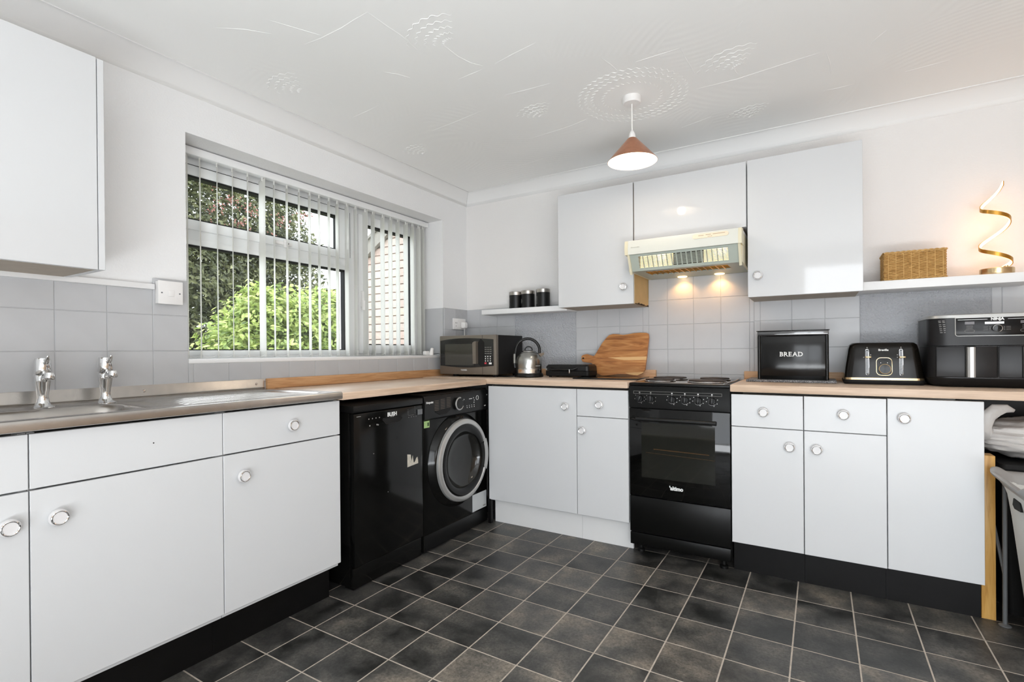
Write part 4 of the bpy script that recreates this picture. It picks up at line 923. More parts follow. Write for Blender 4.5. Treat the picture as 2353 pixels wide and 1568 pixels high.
# ------------------------------------------------------------------ kettle
kt = thing('kettle', 'dome-shaped stainless steel kettle with black arched handle beside the microwave', 'kettle', (0.692, -0.28, ZT))
KC = Vector((0.692, -0.28, ZT)); ka = 0.545; KR = Vector((math.cos(ka), math.sin(ka), 0)); KF = Vector((math.sin(ka), -math.cos(ka), 0)); Kz = Vector((0, 0, 1))
kp = lambda a, f, z: KC+KR*a+KF*f+Kz*z
MB().lathe([(0.09, 0.0003), (0.094, 0.006), (0.092, 0.02), (0.086, 0.026), (0.0, 0.026)], KC, n=48).build('base', BLACKS, kt, ang=40)
MB().lathe([(0.086, 0.026), (0.0865, 0.05), (0.084, 0.055), (0.085, 0.06), (0.085, 0.105), (0.083, 0.12), (0.076, 0.137), (0.062, 0.153), (0.05, 0.1615), (0.044, 0.163)], KC, n=56).build('body', STEELB, kt, ang=50)
MB().lathe([(0.0868, 0.03), (0.0868, 0.052)], KC, n=56, caps=(False, False)).build('chrome_band', CHROME, kt)
MB().lathe([(0.047, 0.161), (0.046, 0.166), (0.03, 0.172), (0.0, 0.174)], KC, n=40).build('lid', STEELB, kt, ang=40)
MB().tube([kp(0.024*math.cos(t), 0, 0.17+0.026*math.sin(t)) for t in [PI*i/14 for i in range(15)]], 0.0042, 10).build('lid_handle', BLACKS, kt, ang=60)
hp = [kp(-0.088, 0, 0.06), kp(-0.094, 0, 0.1), kp(-0.088, 0, 0.15)]+[kp(-0.006+0.078*math.cos(t), 0, 0.165+0.082*math.sin(t)) for t in [PI*(14-i)/14 for i in range(14)]]+[kp(0.07, 0, 0.15)]
MB().tube(hp, 0.0085, 12, rad=[0.011, 0.012, 0.011]+[0.0095]*14+[0.009]).build('handle', BLACKS, kt, ang=60)
MB().rings([[kp(0.06, w_, z) for w_, z in ((-0.016, 0.115), (0.016, 0.115), (0.02, 0.15), (-0.02, 0.15))], [kp(0.1, w_, z) for w_, z in ((-0.007, 0.145), (0.007, 0.145), (0.008, 0.157), (-0.008, 0.157))]]).build('spout', STEELB, kt, ang=60)
MB().loft([(0.058, 0, 0, 0.008, 0.004, 0.004), (0.118, 0, 0, 0.008, 0.004, 0.004)]).build('water_gauge', mat('clear_grey_gauge', S(150, 150, 144), 0.25, var=(9, 0.05)), kt)
wg = kt.children[-1]; wg.matrix_parent_inverse = Matrix.Identity(4); wg.location = -KR*0.078+KF*0.044; wg.rotation_euler = (0, 0, ka-0.9)
bmk = MB()
for a_, w_ in ((0, 4), (5, 3), (9, 3), (13, 3), (17, 3), (21, 2), (24, 3)):
    t0 = -0.95+0.018*a_; t1 = -0.95+0.018*(a_+w_)
    dirv = lambda t: (KF*math.cos(t+1.45)+KR*math.sin(t+1.45))
    bmk.rings([[KC+dirv(t0)*0.0849+Kz*0.070, KC+dirv(t1)*0.0849+Kz*0.070, KC+dirv(t1)*0.0849+Kz*0.0755, KC+dirv(t0)*0.0849+Kz*0.0755], [KC+dirv(t0)*0.0856+Kz*0.070, KC+dirv(t1)*0.0856+Kz*0.070, KC+dirv(t1)*0.0856+Kz*0.0755, KC+dirv(t0)*0.0856+Kz*0.0755]])
bmk.build('brand_marks', PRINTG, kt)
MB().box(-0.006, 0.006, -0.003, 0.003, -0.012, 0.012, 0.002).build('switch', GREYM, kt)
wg = kt.children[-1]; wg.matrix_parent_inverse = Matrix.Identity(4); wg.location = -KR*0.092+KF*0.02+Kz*0.032; wg.rotation_euler = (0, 0, ka-0.9)
MB().tube([kp(-0.09, 0.02, 0.006), kp(-0.12, 0.03, 0.004), kp(-0.16, 0.0, 0.004), kp(-0.2, -0.06, 0.004)], 0.0035, 8).build('flex', CORDB, kt)

# ------------------------------------------------------------------ contact grill
gr = thing('contact_grill', 'low black contact grill with a hinged lid between kettle and chopping board', 'grill', (0.92, -0.13, ZT))
gx, gX = 0.795, 1.095
MB().loft([(ZT+0.008, (gx+gX)/2, -0.18, 0.145, 0.07, 0.02), (ZT+0.014, (gx+gX)/2, -0.18, 0.15, 0.075, 0.02), (ZT+0.04, (gx+gX)/2, -0.18, 0.15, 0.075, 0.02)]).build('lower_plate', BLACKM, gr)
MB().loft([(ZT+0.043, (gx+gX)/2, -0.18, 0.15, 0.075, 0.02), (ZT+0.07, (gx+gX)/2, -0.18, 0.147, 0.073, 0.02), (ZT+0.08, (gx+gX)/2, -0.18, 0.137, 0.066, 0.02)]).build('lid', BLACKS, gr)
MB().tube([(gx+0.03, -0.254, ZT+0.062), (gx+0.055, -0.274, ZT+0.05), (gx+0.2, -0.274, ZT+0.05), (gx+0.225, -0.254, ZT+0.062)], 0.006, 10).build('handle', BLACKS, gr, ang=50)
MB().box(gx+0.18, gx+0.186, -0.2825, -0.279, ZT+0.028, ZT+0.052, 0.001).build('latch', CHROME, gr)
MB().box(gx+0.006, gx+0.016, -0.2555, -0.252, ZT+0.045, ZT+0.056, 0.001).build('lamp', PRINTG, gr)
for x, y in ((gx+0.03, -0.235), (gX-0.03, -0.235), (gx+0.03, -0.125), (gX-0.03, -0.125)): MB().lathe([(0.01, 0.0003), (0.01, 0.009)], (x, y, ZT), n=12).build('foot', BLACKM, gr)

# ------------------------------------------------------------------ glass saver and chopping board
gb = MB().box(-0.19, 0.19, -0.145, 0.145, 0.0006, 0.008, 0.002, rot=Matrix.Translation((1.235, -0.245, ZT)) @ Matrix.Rotation(0.05, 4, 'Z')).build('worktop_saver', mat('black_glass_saver', S(16, 15, 14), 0.06, var=(5, 0.1))); tag(gb, 'black glass worktop saver lying flat below the chopping board', 'worktop saver')
OUT = [(0.972, 1.038), (0.984, 1.046), (1.007, 1.05), (1.03, 1.043), (1.053, 1.037), (1.064, 1.044), (1.08, 1.073), (1.103, 1.115), (1.129, 1.15), (1.148, 1.17), (1.174, 1.177), (1.203, 1.175), (1.239, 1.169), (1.274, 1.173), (1.31, 1.179), (1.351, 1.181), (1.386, 1.179), (1.399, 1.172), (1.403, 1.151), (1.398, 1.037), (1.392, 0.955), (1.377, 0.931), (1.349, 0.919), (1.315, 0.921), (1.28, 0.926), (1.237, 0.927), (1.193, 0.922), (1.149, 0.9155), (1.12, 0.9155), (1.09, 0.927), (1.075, 0.952), (1.06, 0.98), (1.045, 0.993), (1.014, 0.996), (0.983, 1.001), (0.972, 1.016)]
cb = thing('chopping_board', 'acacia chopping board with a handle and pale stripe leaning on the tiles', 'chopping board', (1.235, -0.09, ZT+0.008))
LEAN = lambda z: -0.096+(z-0.915)*0.235           # leans back: the top touches the wall tiles
cbm = MB(); cbm.rings([[(x, LEAN(z)-0.009, z) for x, z in OUT], [(x, LEAN(z)+0.009, z) for x, z in OUT]]); cbm.build('board', ACACIA, cb, ang=50)
cs = MB(); cs.rings([[(x, LEAN(z)-0.0096, z) for x, z in ((1.15, 1.028), (1.398, 1.034), (1.397, 1.014), (1.26, 1.012))], [(x, LEAN(z)-0.0085, z) for x, z in ((1.15, 1.028), (1.398, 1.034), (1.397, 1.014), (1.26, 1.012))]]); cs.build('pale_stripe', ACACIAL, cb)
cs = MB(); pl = ((1.27, 0.934), (1.392, 0.941), (1.375, 0.9325), (1.349, 0.9205), (1.315, 0.9225), (1.29, 0.927)); cs.rings([[(x, LEAN(z)-0.0096, z) for x, z in pl], [(x, LEAN(z)-0.0085, z) for x, z in pl]]); cs.build('pale_stripe', ACACIAL, cb)
hc = (0.985, 1.022); MB().cyl((hc[0], LEAN(hc[1])-0.0097, hc[1]), (hc[0], LEAN(hc[1])-0.008, hc[1]), 0.007, n=18).build('hanging_hole', DARKHOLE, cb)

# ------------------------------------------------------------------ bread bin on a granite board
gs = MB().box(1.968, 2.362, -0.275, -0.035, ZT+0.0005, ZT+0.012, 0.002).build('granite_board', GRANITE); tag(gs, 'speckled grey granite board under the bread bin', 'granite board')
bb = thing('bread_bin', 'black enamel bread bin with white serif lettering and a shiny lid rim', 'bread bin', (2.173, -0.14, ZT+0.012))
BZ = ZT+0.0125; B0, B1, BY0, BY1 = 2.018, 2.331, -0.225, -0.05
MB().box(B0+0.012, B1-0.012, BY0+0.002, BY1, BZ, BZ+0.22, 0.004).build('body', BLACKG, bb)
MB().cyl((B0+0.008, BY0+0.006, BZ), (B0+0.008, BY0+0.006, BZ+0.222), 0.008, n=14).build('corner_post', BLACKG, bb); MB().cyl((B1-0.008, BY0+0.006, BZ), (B1-0.008, BY0+0.006, BZ+0.222), 0.008, n=14).build('corner_post', BLACKG, bb)
ld = MB().box(B0, B1, BY0-0.006, BY1+0.004, BZ+0.222, BZ+0.245, 0.004).build('lid', mat('glossy_lid_enamel', S(44, 44, 46), 0.12, spec=1.0, coat=1.0, var=(4, 0.1)), bb)
MB().box(B0-0.004, B1+0.004, BY0-0.01, BY1+0.006, BZ+0.2445, BZ+0.248, 0.0015).build('lid_rim', BLACKG, ld)
def serif_word(word, size, cx_, y, cz_, gap, parent):
    ms = []; wtot = 0
    for ch_ in word:
        me = text_mesh(ch_, size, 0.0005); xs = [v.co.x for v in me.vertices]; ys = [v.co.y for v in me.vertices]
        ms.append((ch_, me, min(xs), max(xs), min(ys), max(ys))); wtot += max(xs)-min(xs)+gap
    x = cx_-(wtot-gap)/2
    for ch_, me, a, b2, lo, hi in ms:
        h2 = (hi-lo)/2; w_ = b2-a
        me.transform(Matrix(((1, 0, 0, x-a), (0, 0, -1, y), (0, 1, 0, cz_-(lo+hi)/2), (0, 0, 0, 1)))); me.materials.clear(); me.materials.append(PRINTW); me.name = 'lettering'
        l = link('lettering', me, parent); sf = MB(); t_ = 0.0007
        def sr(px, sg): sf.box(px-0.0028, px+0.0028, y-0.0005, y+0.0003, cz_+sg*h2-t_, cz_+sg*h2+t_)
        if ch_ in 'BRED': sr(x+0.0014, 1); sr(x+0.0014, -1)
        if ch_ == 'R': sr(x+w_-0.001, -1)
        if ch_ == 'A': sr(x+0.001, -1); sr(x+w_-0.001, -1)
        if ch_ == 'E':
            for sg in (1, -1): sf.box(x+w_-0.0012, x+w_+0.0002, y-0.0005, y+0.0003, cz_+sg*(h2-0.0045), cz_+sg*h2)
        sf.build('lettering_serifs', PRINTW, parent); x += w_+gap
serif_word('BREAD', 0.0305, 2.171, BY0+0.0008, BZ+0.128, 0.0032, bb)

# ------------------------------------------------------------------ toaster
to = thing('toaster', 'black four-slot toaster with gold trim on the worktop', 'toaster', (2.54, -0.19, ZT))
tcx, tcy = 2.54, -0.185
MB().loft([(ZT+0.0005, tcx, tcy, 0.148, 0.092, 0.03), (ZT+0.012, tcx, tcy, 0.153, 0.097, 0.03), (ZT+0.021, tcx, tcy, 0.152, 0.095, 0.03)]).build('base', BLACKM, to, ang=40)
MB().loft([(ZT+0.0212, tcx, tcy, 0.150, 0.0925, 0.03), (ZT+0.031, tcx, tcy, 0.150, 0.0925, 0.03)]).build('trim_band', GOLD, to)
MB().loft([(ZT+0.0312, tcx, tcy, 0.148, 0.091, 0.03), (ZT+0.08, tcx, tcy, 0.143, 0.087, 0.03), (ZT+0.165, tcx, tcy, 0.131, 0.079, 0.03), (ZT+0.182, tcx, tcy, 0.126, 0.075, 0.03), (ZT+0.191, tcx, tcy, 0.116, 0.066, 0.03), (ZT+0.193, tcx, tcy, 0.1, 0.05, 0.02)]).build('body', mat('bronze_black_gloss', S(20, 17, 13), 0.16, spec=0.22, var=(5, 0.1)), to, ang=40)
def tf(x, z, o=0.0):                    # point on the sloping front
    return (x, tcy-0.0915+(z-ZT-0.031)*0.091-o, z)
for x in (2.48, 2.605):
    s = MB(); prt = [tf(x+0.006*math.cos(t), ZT+0.156+0.006*math.sin(t), 0.0006) for t in [PI*i/6 for i in range(7)]]+[tf(x-0.006+0.0, ZT+0.052, 0.0006)]+[tf(x+0.006*math.cos(t), ZT+0.05+0.006*math.sin(t), 0.0006) for t in [PI+PI*i/6 for i in range(7)]]+[tf(x+0.006, ZT+0.052, 0.0006)]
    s.tube(prt, 0.0011, 6, closed=True); s.build('slot_trim', CHROME, to)
    q = MB(); q.rings([[tf(x-0.0045, ZT+0.05, 0.0004), tf(x+0.0045, ZT+0.05, 0.0004), tf(x+0.0045, ZT+0.156, 0.0004), tf(x-0.0045, ZT+0.156, 0.0004)], [tf(x-0.0045, ZT+0.05, -0.002), tf(x+0.0045, ZT+0.05, -0.002), tf(x+0.0045, ZT+0.156, -0.002), tf(x-0.0045, ZT+0.156, -0.002)]]); q.build('lever_slot', mat('dark_steel_slot', (0.12, 0.12, 0.12, 1), 0.25, 0.9, var=(200, 0.4)), to)
    p = tf(x+0.003, ZT+0.126); MB().box(p[0]-0.012, p[0]+0.012, p[1]-0.022, p[1]-0.001, p[2]-0.004, p[2]+0.004, 0.003).build('lever', GOLD, to)
    mk = MB(); 
    for dx, dz in ((0.0, 0.17), (0.013 if x < 2.5 else -0.013, 0.136), (-0.013, 0.125)): p = tf(x+dx, ZT+dz, 0.0003); mk.box(p[0]-0.002, p[0]+0.002, p[1]-0.0005, p[1]+0.0005, p[2]-0.002, p[2]+0.002)
    mk.build('lever_marks', PRINTG, to)
ob = []
for sx, sz, t0 in ((1, 1, 0), (-1, 1, PI/2), (-1, -1, PI), (1, -1, 1.5*PI)):
    for i in range(6): t = t0+PI/2*i/5; ob.append(tf(2.543+sx*0.011+0.018*math.cos(t), ZT+0.083+sz*0.022+0.018*math.sin(t), 0.0008))
MB().tube(ob, 0.0017, 6, closed=True).build('control_frame', GOLD, to)
p = tf(2.545, ZT+0.071, 0); dlb = MB().lathe([(0.022, 0), (0.021, 0.01), (0.0, 0.011)], p, (0, -1, 0.09), n=32).build('browning_dial', BLACKG, to)
MB().torus((p[0], p[1]-0.0102, p[2]+0.0008), (0, -1, 0.09), 0.0215, 0.0016, 36, 8).build('dial_ring', GOLD, dlb)
for x in (2.53, 2.555): p = tf(x, ZT+0.1, 0); MB().lathe([(0.0055, 0), (0.005, 0.003), (0, 0.0035)], p, (0, -1, 0.09), n=16).build('button', BLACKS, to); MB().box(p[0]-0.0015, p[0]+0.0015, p[1]-0.0042, p[1]-0.003, p[2]-0.0015, p[2]+0.0015).build('button_mark', PRINTW, to)
p = tf(2.541, ZT+0.158, 0.0004); text('Breville', 0.0125, p, (1, 0, 0), (0, 0.09, 1), PRINTW, to, 0.0004)

# ------------------------------------------------------------------ air fryer
af = thing('air_fryer', 'large black dual-drawer air fryer with silver handles at the right edge', 'air fryer', (2.908, -0.2, ZT))
fx, fy = 2.908, -0.19
BODYF = mat('dark_grey_fryer_plastic', S(28, 27, 28), 0.34, spec=0.3, var=(9, 0.12))
MB().loft([(ZT+0.0005, fx, fy, 0.185, 0.13, 0.06), (ZT+0.012, fx, fy, 0.205, 0.15, 0.06), (ZT+0.038, fx, fy, 0.216, 0.16, 0.065)]).build('base', BLACKM, af, ang=40)
MB().loft([(ZT+0.0385, fx, fy, 0.2155, 0.159, 0.065), (ZT+0.172, fx, fy, 0.2155, 0.159, 0.065)]).build('body', BODYF, af, ang=40)
MB().loft([(ZT+0.175, fx, fy, 0.217, 0.16, 0.065), (ZT+0.29, fx, fy, 0.2175, 0.16, 0.065)]).build('upper_body', BODYF, af, ang=40)
MB().loft([(ZT+0.2905, fx, fy, 0.221, 0.163, 0.067), (ZT+0.302, fx, fy, 0.219, 0.161, 0.067), (ZT+0.306, fx, fy, 0.2, 0.145, 0.06)]).build('top_rim', SILVER, af, ang=40)
FYF = fy-0.16
cpn = MB().box(2.776, 3.04, FYF-0.0035, FYF+0.004, ZT+0.214, ZT+0.29, 0.002).build('control_panel', mat('black_control_glass', S(18, 16, 16), 0.2, spec=0.2, var=(5, 0.1)), af)
cf = []
for sx, sz, t0 in ((1, -1, 1.5*PI), (1, 1, 0), (-1, 1, PI/2), (-1, -1, PI)):
    for i in range(5):
        t = t0+PI/2*i/4; rr_ = 0.009 if sz < 0 else 0.001
        cf.append((2.908+sx*(0.132-rr_)+rr_*math.cos(t), FYF-0.0035, ZT+0.252+sz*(0.038-rr_)+rr_*math.sin(t)))
MB().tube(cf, 0.0019, 6, closed=True).build('panel_frame', SILVER, cpn)
X = FYF-0.0042
ln = MB().box(2.784, 2.876, X, X+0.0008, ZT+0.2805, ZT+0.282).box(2.937, 3.03, X, X+0.0008, ZT+0.2805, ZT+0.282)
ln.box(2.868, 2.926, X, X+0.0008, ZT+0.2615, ZT+0.2705).build('brand_bar', SILVER, cpn)
text('NINJA', 0.0145, (2.906, X, ZT+0.2815), (1, 0, 0), (0, 0, 1), PRINTW, cpn, 0.0008)
dk = MB().lathe([(0.0135, 0), (0.0125, 0.012), (0.0, 0.013)], (2.905, FYF-0.003, ZT+0.243), (0, -1, 0), n=32).build('dial', BLACKG, cpn)
MB().torus((2.905, FYF-0.0125, ZT+0.243), (0, -1, 0), 0.0138, 0.0016, 32, 8).build('dial_ring', CHROME, dk)
MB().box(2.806, 2.836, X, X+0.0008, ZT+0.262, ZT+0.273).box(2.974, 3.004, X, X+0.0008, ZT+0.262, ZT+0.273).build('display', mat('grey_display', S(92, 88, 90), 0.2, var=(10, 0.03)), cpn)
pm = MB()
for sx in (-1, 1):
    for k_ in range(3): pm.box(2.905+sx*0.0215-0.0022, 2.905+sx*0.0215+0.0022, X, X+0.0008, ZT+0.249-0.006*k_, ZT+0.2503-0.006*k_).box(2.905+sx*0.034-0.007, 2.905+sx*0.034+0.007, X, X+0.0008, ZT+0.2493-0.006*k_, ZT+0.2501-0.006*k_)
for cx_ in (2.821, 2.989):
    for dz in (0.2545, 0.249, 0.2435): pm.box(cx_-0.01, cx_+0.01, X, X+0.0008, ZT+dz, ZT+dz+0.0008)
    pm.tube([(cx_+sx*0.011+0.0045*math.cos(t), X, ZT+0.234+0.0045*math.sin(t)) for sx, t0 in ((1, -PI/2), (-1, PI/2)) for t in [t0+PI*i/6 for i in range(7)]], 0.0005, 5, closed=True)
pm.build('panel_marks', PRINTG, cpn)
lm_ = MB(); 
for r_, (z, n_) in enumerate(((0.278, 4), (0.272, 3), (0.262, 3), (0.254, 3), (0.245, 3), (0.237, 3), (0.229, 4))):
    for i in range(n_): lm_.box(2.722+0.0125*i+0.001*r_, 2.722+0.0125*i+0.008+0.001*r_, -0.3487-0.0016*0, -0.346, ZT+z, ZT+z+0.0025)
lm_.build('side_symbols', PRINTG, af)
for cx_, hx_ in ((2.81, 2.822), (3.006, 2.994)):
    dwf = MB().box(cx_-0.0965, cx_+0.0965, FYF-0.0025, FYF+0.005, ZT+0.042, ZT+0.17, 0.004).build('drawer', BODYF, af)
    hm = MB().box(hx_-0.016, hx_+0.016, FYF-0.006, FYF-0.001, ZT+0.044, ZT+0.172, 0.002).build('handle_recess', DARKHOLE, dwf)
    hh = MB().prism([(hx_-0.0125, FYF-0.005), (hx_-0.012, FYF-0.027), (hx_-0.005, FYF-0.032), (hx_+0.006, FYF-0.032), (hx_+0.0125, FYF-0.027), (hx_+0.0125, FYF-0.005)], 'z', ZT+0.044, ZT+0.168).build('handle', SILVER, dwf)
    if cx_ < 2.9: MB().tube([(cx_+0.097, FYF-0.003, ZT+0.044), (cx_+0.097, FYF-0.003, ZT+0.17)], 0.001, 5).build('drawer_gap', DARKHOLE, dwf)

# ------------------------------------------------------------------ canisters
def canister(x, h, word, label, y=-0.092):
    z0 = 1.367
    r = thing('storage_canister', label, 'canister', (x, y, z0), 'row of black canisters on the small shelf')
    MB().lathe([(0.045, 0.0004), (0.0465, 0.002), (0.0465, h-0.024), (0.045, h-0.022)], (x, y, z0), n=40).build('body', BLACKS, r)
    MB().lathe([(0.0475, h-0.024), (0.0475, h-0.003), (0.045, h), (0.0, h)], (x, y, z0), n=40).build('lid', STEEL, r)
    a = Vector((math.sin(-0.28), -math.cos(-0.28), 0)); a = (a+Vector((-0.45, 0, 0))).normalized(); rt = Vector((0, 0, 1)); upv = Vector((a.y, -a.x, 0))
    text(word, 0.017, Vector((x, y, z0+h*0.40))+a*0.0468, rt, upv, PRINTG, r, 0.0)
    return r
canister(0.487, 0.118, 'COFFEE', 'left black canister with a steel lid on the small shelf')
canister(0.584, 0.120, 'TEA', 'middle black canister with a steel lid on the small shelf')
canister(0.702, 0.124, 'SUGAR', 'right black canister standing apart with a steel lid on the small shelf')

# ------------------------------------------------------------------ basket
bs = thing('wicker_basket', 'rectangular woven seagrass basket on the right shelf', 'basket', (2.66, -0.14, 1.385))
bx0, bx1, by0, by1, bz0, bz1 = 2.553, 2.772, -0.205, -0.06, 1.3855, 1.512
NS = 26
def peri(t):                              # point on the basket outline, t in 0..1, with outward normal
    Lx, Ly = bx1-bx0, by1-by0; P_ = 2*(Lx+Ly); s = (t % 1)*P_
    if s < Lx: return Vector((bx0+s, by0, 0)), Vector((0, -1, 0))
    s -= Lx
    if s < Ly: return Vector((bx1, by0+s, 0)), Vector((1, 0, 0))
    s -= Ly
    if s < Lx: return Vector((bx1-s, by1, 0)), Vector((0, 1, 0))
    s -= Lx; return Vector((bx0, by1-s, 0)), Vector((-1, 0, 0))
wv = MB(); rows = 21; K = 52
for j in range(rows):
    z = bz0+0.008+(bz1-bz0-0.016)*j/(rows-1); pts = []
    for i in range(K*4):
        p, n = peri(i/(K*4)); amp = 0.0026*math.sin(PI*i/4*1.0+(PI if j % 2 else 0)); pts.append(p+n*amp+Vector((0, 0, z+0.0006*math.sin(i*1.7+j))))
    wv.tube(pts, 0.0029, 6, closed=True)
o = wv.build('weave', STRAW, bs, ang=60); o['kind'] = 'stuff'
for i in range(NS):
    p, n = peri((i+0.5)/NS); MB().tube([p+n*0.002+Vector((0, 0, bz0+0.004)), p+n*0.002+Vector((0, 0, bz1-0.002))], 0.0026, 6).build('stake', STRAWL, bs, ang=60)
for z, r_ in ((bz1, 0.006), (bz0+0.004, 0.0045)):
    rp_ = MB()
    for ph in (0, PI):
        pts = []
        for i in range(K*4): p, n = peri(i/(K*4)); a = i*0.55+ph; pts.append(p+n*(0.002+0.003*math.cos(a))+Vector((0, 0, z+0.003*math.sin(a))))
        rp_.tube(pts, r_*0.6, 6, closed=True)
    rp_.build('rim', STRAWL, bs, ang=60)
MB().box(bx0+0.003, bx1-0.003, by0+0.003, by1-0.003, bz0, bz0+0.004).build('bottom', STRAW, bs)
MB().box(bx0+0.004, bx1-0.004, by0+0.003, by0+0.0036, bz0+0.004, bz1-0.004).box(bx0+0.004, bx1-0.004, by1-0.0036, by1-0.003, bz0+0.004, bz1-0.004).box(bx0+0.003, bx0+0.0036, by0+0.003, by1-0.003, bz0+0.004, bz1-0.004).box(bx1-0.0036, bx1-0.003, by0+0.003, by1-0.003, bz0+0.004, bz1-0.004).build('lining', STRAW, bs)

# ------------------------------------------------------------------ spiral lamp
sp = thing('spiral_lamp', 'gold spiral LED table lamp glowing on the right shelf', 'lamp', (2.957, -0.13, 1.385))
SPX, SPY = 2.953, -0.125
MB().lathe([(0.056, 0.0004), (0.057, 0.003), (0.057, 0.03), (0.055, 0.032), (0.0, 0.032)], (SPX+0.004, SPY, 1.385), n=48).build('base', GOLD, sp, ang=40)
CP = [(-0.6, 1.418, 0.03), (0.0, 1.437, 0.054), (PI, 1.506, 0.053), (2*PI, 1.62, 0.047), (3*PI, 1.678, 0.05), (3.78*PI, 1.775, 0.030), (3.95*PI, 1.795, 0.026)]
def sp_at(a):
    # angle measured so that 0 = right of the picture, PI = left, passing the front between 0 and PI
    for (a0, z0, r0), (a1, z1, r1) in zip(CP[:-1], CP[1:]):
        if a <= a1:
            t = (a-a0)/(a1-a0); t = t+0.06*math.sin(2*PI*t)*0; return z0+(z1-z0)*t, r0+(r1-r0)*t
    return CP[-1][1], CP[-1][2]
NA = 150; hel = []
for i in range(NA+1):
    a = CP[0][0]+(CP[-1][0]-CP[0][0])*i/NA; zs3 = [sp_at(a+d_)for d_ in (-0.5, -0.25, 0, 0.25, 0.5)]
    z = sum(q[0] for q in zs3)/5; r = sum(q[1] for q in zs3)/5
    er = Vector((math.cos(-a), math.sin(-a), 0)); hel.append((Vector((SPX, SPY, z))+er*r, er))
def ribbon(i0, i1, hz): return [[p+er*i0+Vector((0, 0, -hz)), p+er*i1+Vector((0, 0, -hz)), p+er*i1+Vector((0, 0, hz)), p+er*i0+Vector((0, 0, hz))] for p, er in hel]
MB().rings(ribbon(0.0, 0.003, 0.0082)).build('spiral_strip', BRASS, sp, ang=50)
MB().rings(ribbon(-0.0035, -0.0002, 0.0074)).build('led_strip', LEDSTRIP, sp, ang=50)
MB().tube([(SPX+0.03, SPY-0.02, 1.417), (SPX+0.028, SPY-0.02, 1.425)], 0.008, 12).build('stem', GOLD, sp)
for z, e in ((1.46, 0.12), (1.58, 0.18), (1.7, 0.2)):
    d = bpy.data.lights.new('spiral_glow', 'POINT'); d.energy = e; d.color = (1.0, 0.47, 0.17); d.shadow_soft_size = 0.03
    o = bpy.data.objects.new('spiral_glow', d); COL.objects.link(o); o.location = (SPX, SPY, z)

# ------------------------------------------------------------------ under the right end of the worktop
pp = MB().box(2.833, 2.876, -0.45, -0.385, 0.0005, 0.646, 0.002).build('pine_post', PINE); tag(pp, 'varnished pine post on the floor beside the last white cabinet', 'post')
bpn = MB().box(2.836, 3.5, -0.018, -0.0125, 0.001, 0.8715).build('dark_backing', BLACKP); tag(bpn, 'black panel added to darken the open space under the right end of the worktop', 'board')  # added sheet whose black stands in for deep shade under the worktop
sd = thing('storage_box', 'dark plastic storage box in the gap under the right worktop', 'storage box', (3.15, -0.2, 0))
MB().loft([(0.0005, 3.18, -0.2, 0.25, 0.16, 0.02), (0.56, 3.18, -0.2, 0.265, 0.165, 0.02), (0.57, 3.18, -0.2, 0.275, 0.172, 0.02), (0.585, 3.18, -0.2, 0.275, 0.172, 0.02)]).build('box_body', BLACKM, sd)
MB().loft([(0.5855, 3.18, -0.2, 0.278, 0.175, 0.02), (0.603, 3.18, -0.2, 0.27, 0.17, 0.02)]).build('box_lid', BLACKM, sd)
from mathutils import noise as MN
bgm = MB(); NU, NV = 72, 40; rowsb = []
for iv in range(NV+1):
    v = -PI/2+PI*iv/NV; row_ = []
    for iu in range(NU):
        u_ = 2*PI*iu/NU; n = Vector((math.cos(v)*math.cos(u_), math.cos(v)*math.sin(u_), math.sin(v)))
        q = n*1.0+Vector((3.1, 1.7, 0.4))
        crease = abs(MN.noise(Vector((q.x*1.3, q.y*1.3, q.z*4.5))))*0.22+abs(MN.noise(q*2.6+Vector((5, 0, 0))))*0.08
        f_ = 1.10-crease
        p = Vector((3.078+0.215*n.x*f_, -0.205+0.150*n.y*f_, 0.692+0.085*n.z*f_+0.02*n.x*0))
        p.z = max(p.z, 0.6045); p.y = min(p.y, -0.03); row_.append(p)
    rowsb.append(row_)
bgm.rings(rowsb)
bg_ = thing('carrier_bag', 'crumpled white carrier bag stuffed under the right end of the worktop', 'bag', (3.05, -0.2, 0.604))
bgm.build('bag_body', BAGW, bg_, ang=70)
hps = [(2.884, -0.28, 0.69, 0.030, 0.02), (2.876, -0.30, 0.74, 0.028, 0.02), (2.884, -0.31, 0.785, 0.026, 0.016), (2.91, -0.31, 0.815, 0.024, 0.012), (2.945, -0.30, 0.822, 0.016, 0.008), (2.972, -0.285, 0.812, 0.006, 0.004)]
hb_ = MB(); rr2 = []
for k_, (x, y, z, w_, t_) in enumerate(hps):
    dv = Vector(hps[min(k_+1, 5)][:3])-Vector(hps[max(k_-1, 0)][:3]); dv.normalize(); sd_ = dv.cross(Vector((0, 1, 0))).normalized()
    rr2.append([Vector((x, y, z))+sd_*w_*math.cos(a)*(1+0.2*math.sin(3*a+k_))+Vector((0, 1, 0))*t_*math.sin(a) for a in [2*PI*i/14 for i in range(14)]])
hb_.rings(rr2); hb_.build('bag_handle', BAGW, bg_, ang=70)
tl = thing('table_leg', 'grey steel stand with a round foot beside the white bin', 'stand', (2.893, -0.478, 0))
MB().lathe([(0.019, 0.0004), (0.019, 0.003), (0.008, 0.009)], (2.894, -0.48, 0), n=24).build('foot', GREYM, tl)
MB().tube([(2.894, -0.48, 0.006), (2.896, -0.478, 0.55)], 0.0075, 12).build('upright', GREYM, tl)
MB().tube([(2.897, -0.465, 0.19), (2.883, -0.395, 0.36)], 0.006, 10).build('brace', GREYM, tl)
bn = thing('laundry_bin', 'tall white tapered bin with a flared grey rim at the right edge', 'bin', (3.08, -0.72, 0))
bcx, bcy = 3.085, -0.69
wall_o = [(0.0005, 0.152, 0.10), (0.012, 0.158, 0.106), (0.45, 0.196, 0.15), (0.53, 0.205, 0.16), (0.575, 0.218, 0.175), (0.585, 0.224, 0.182)]
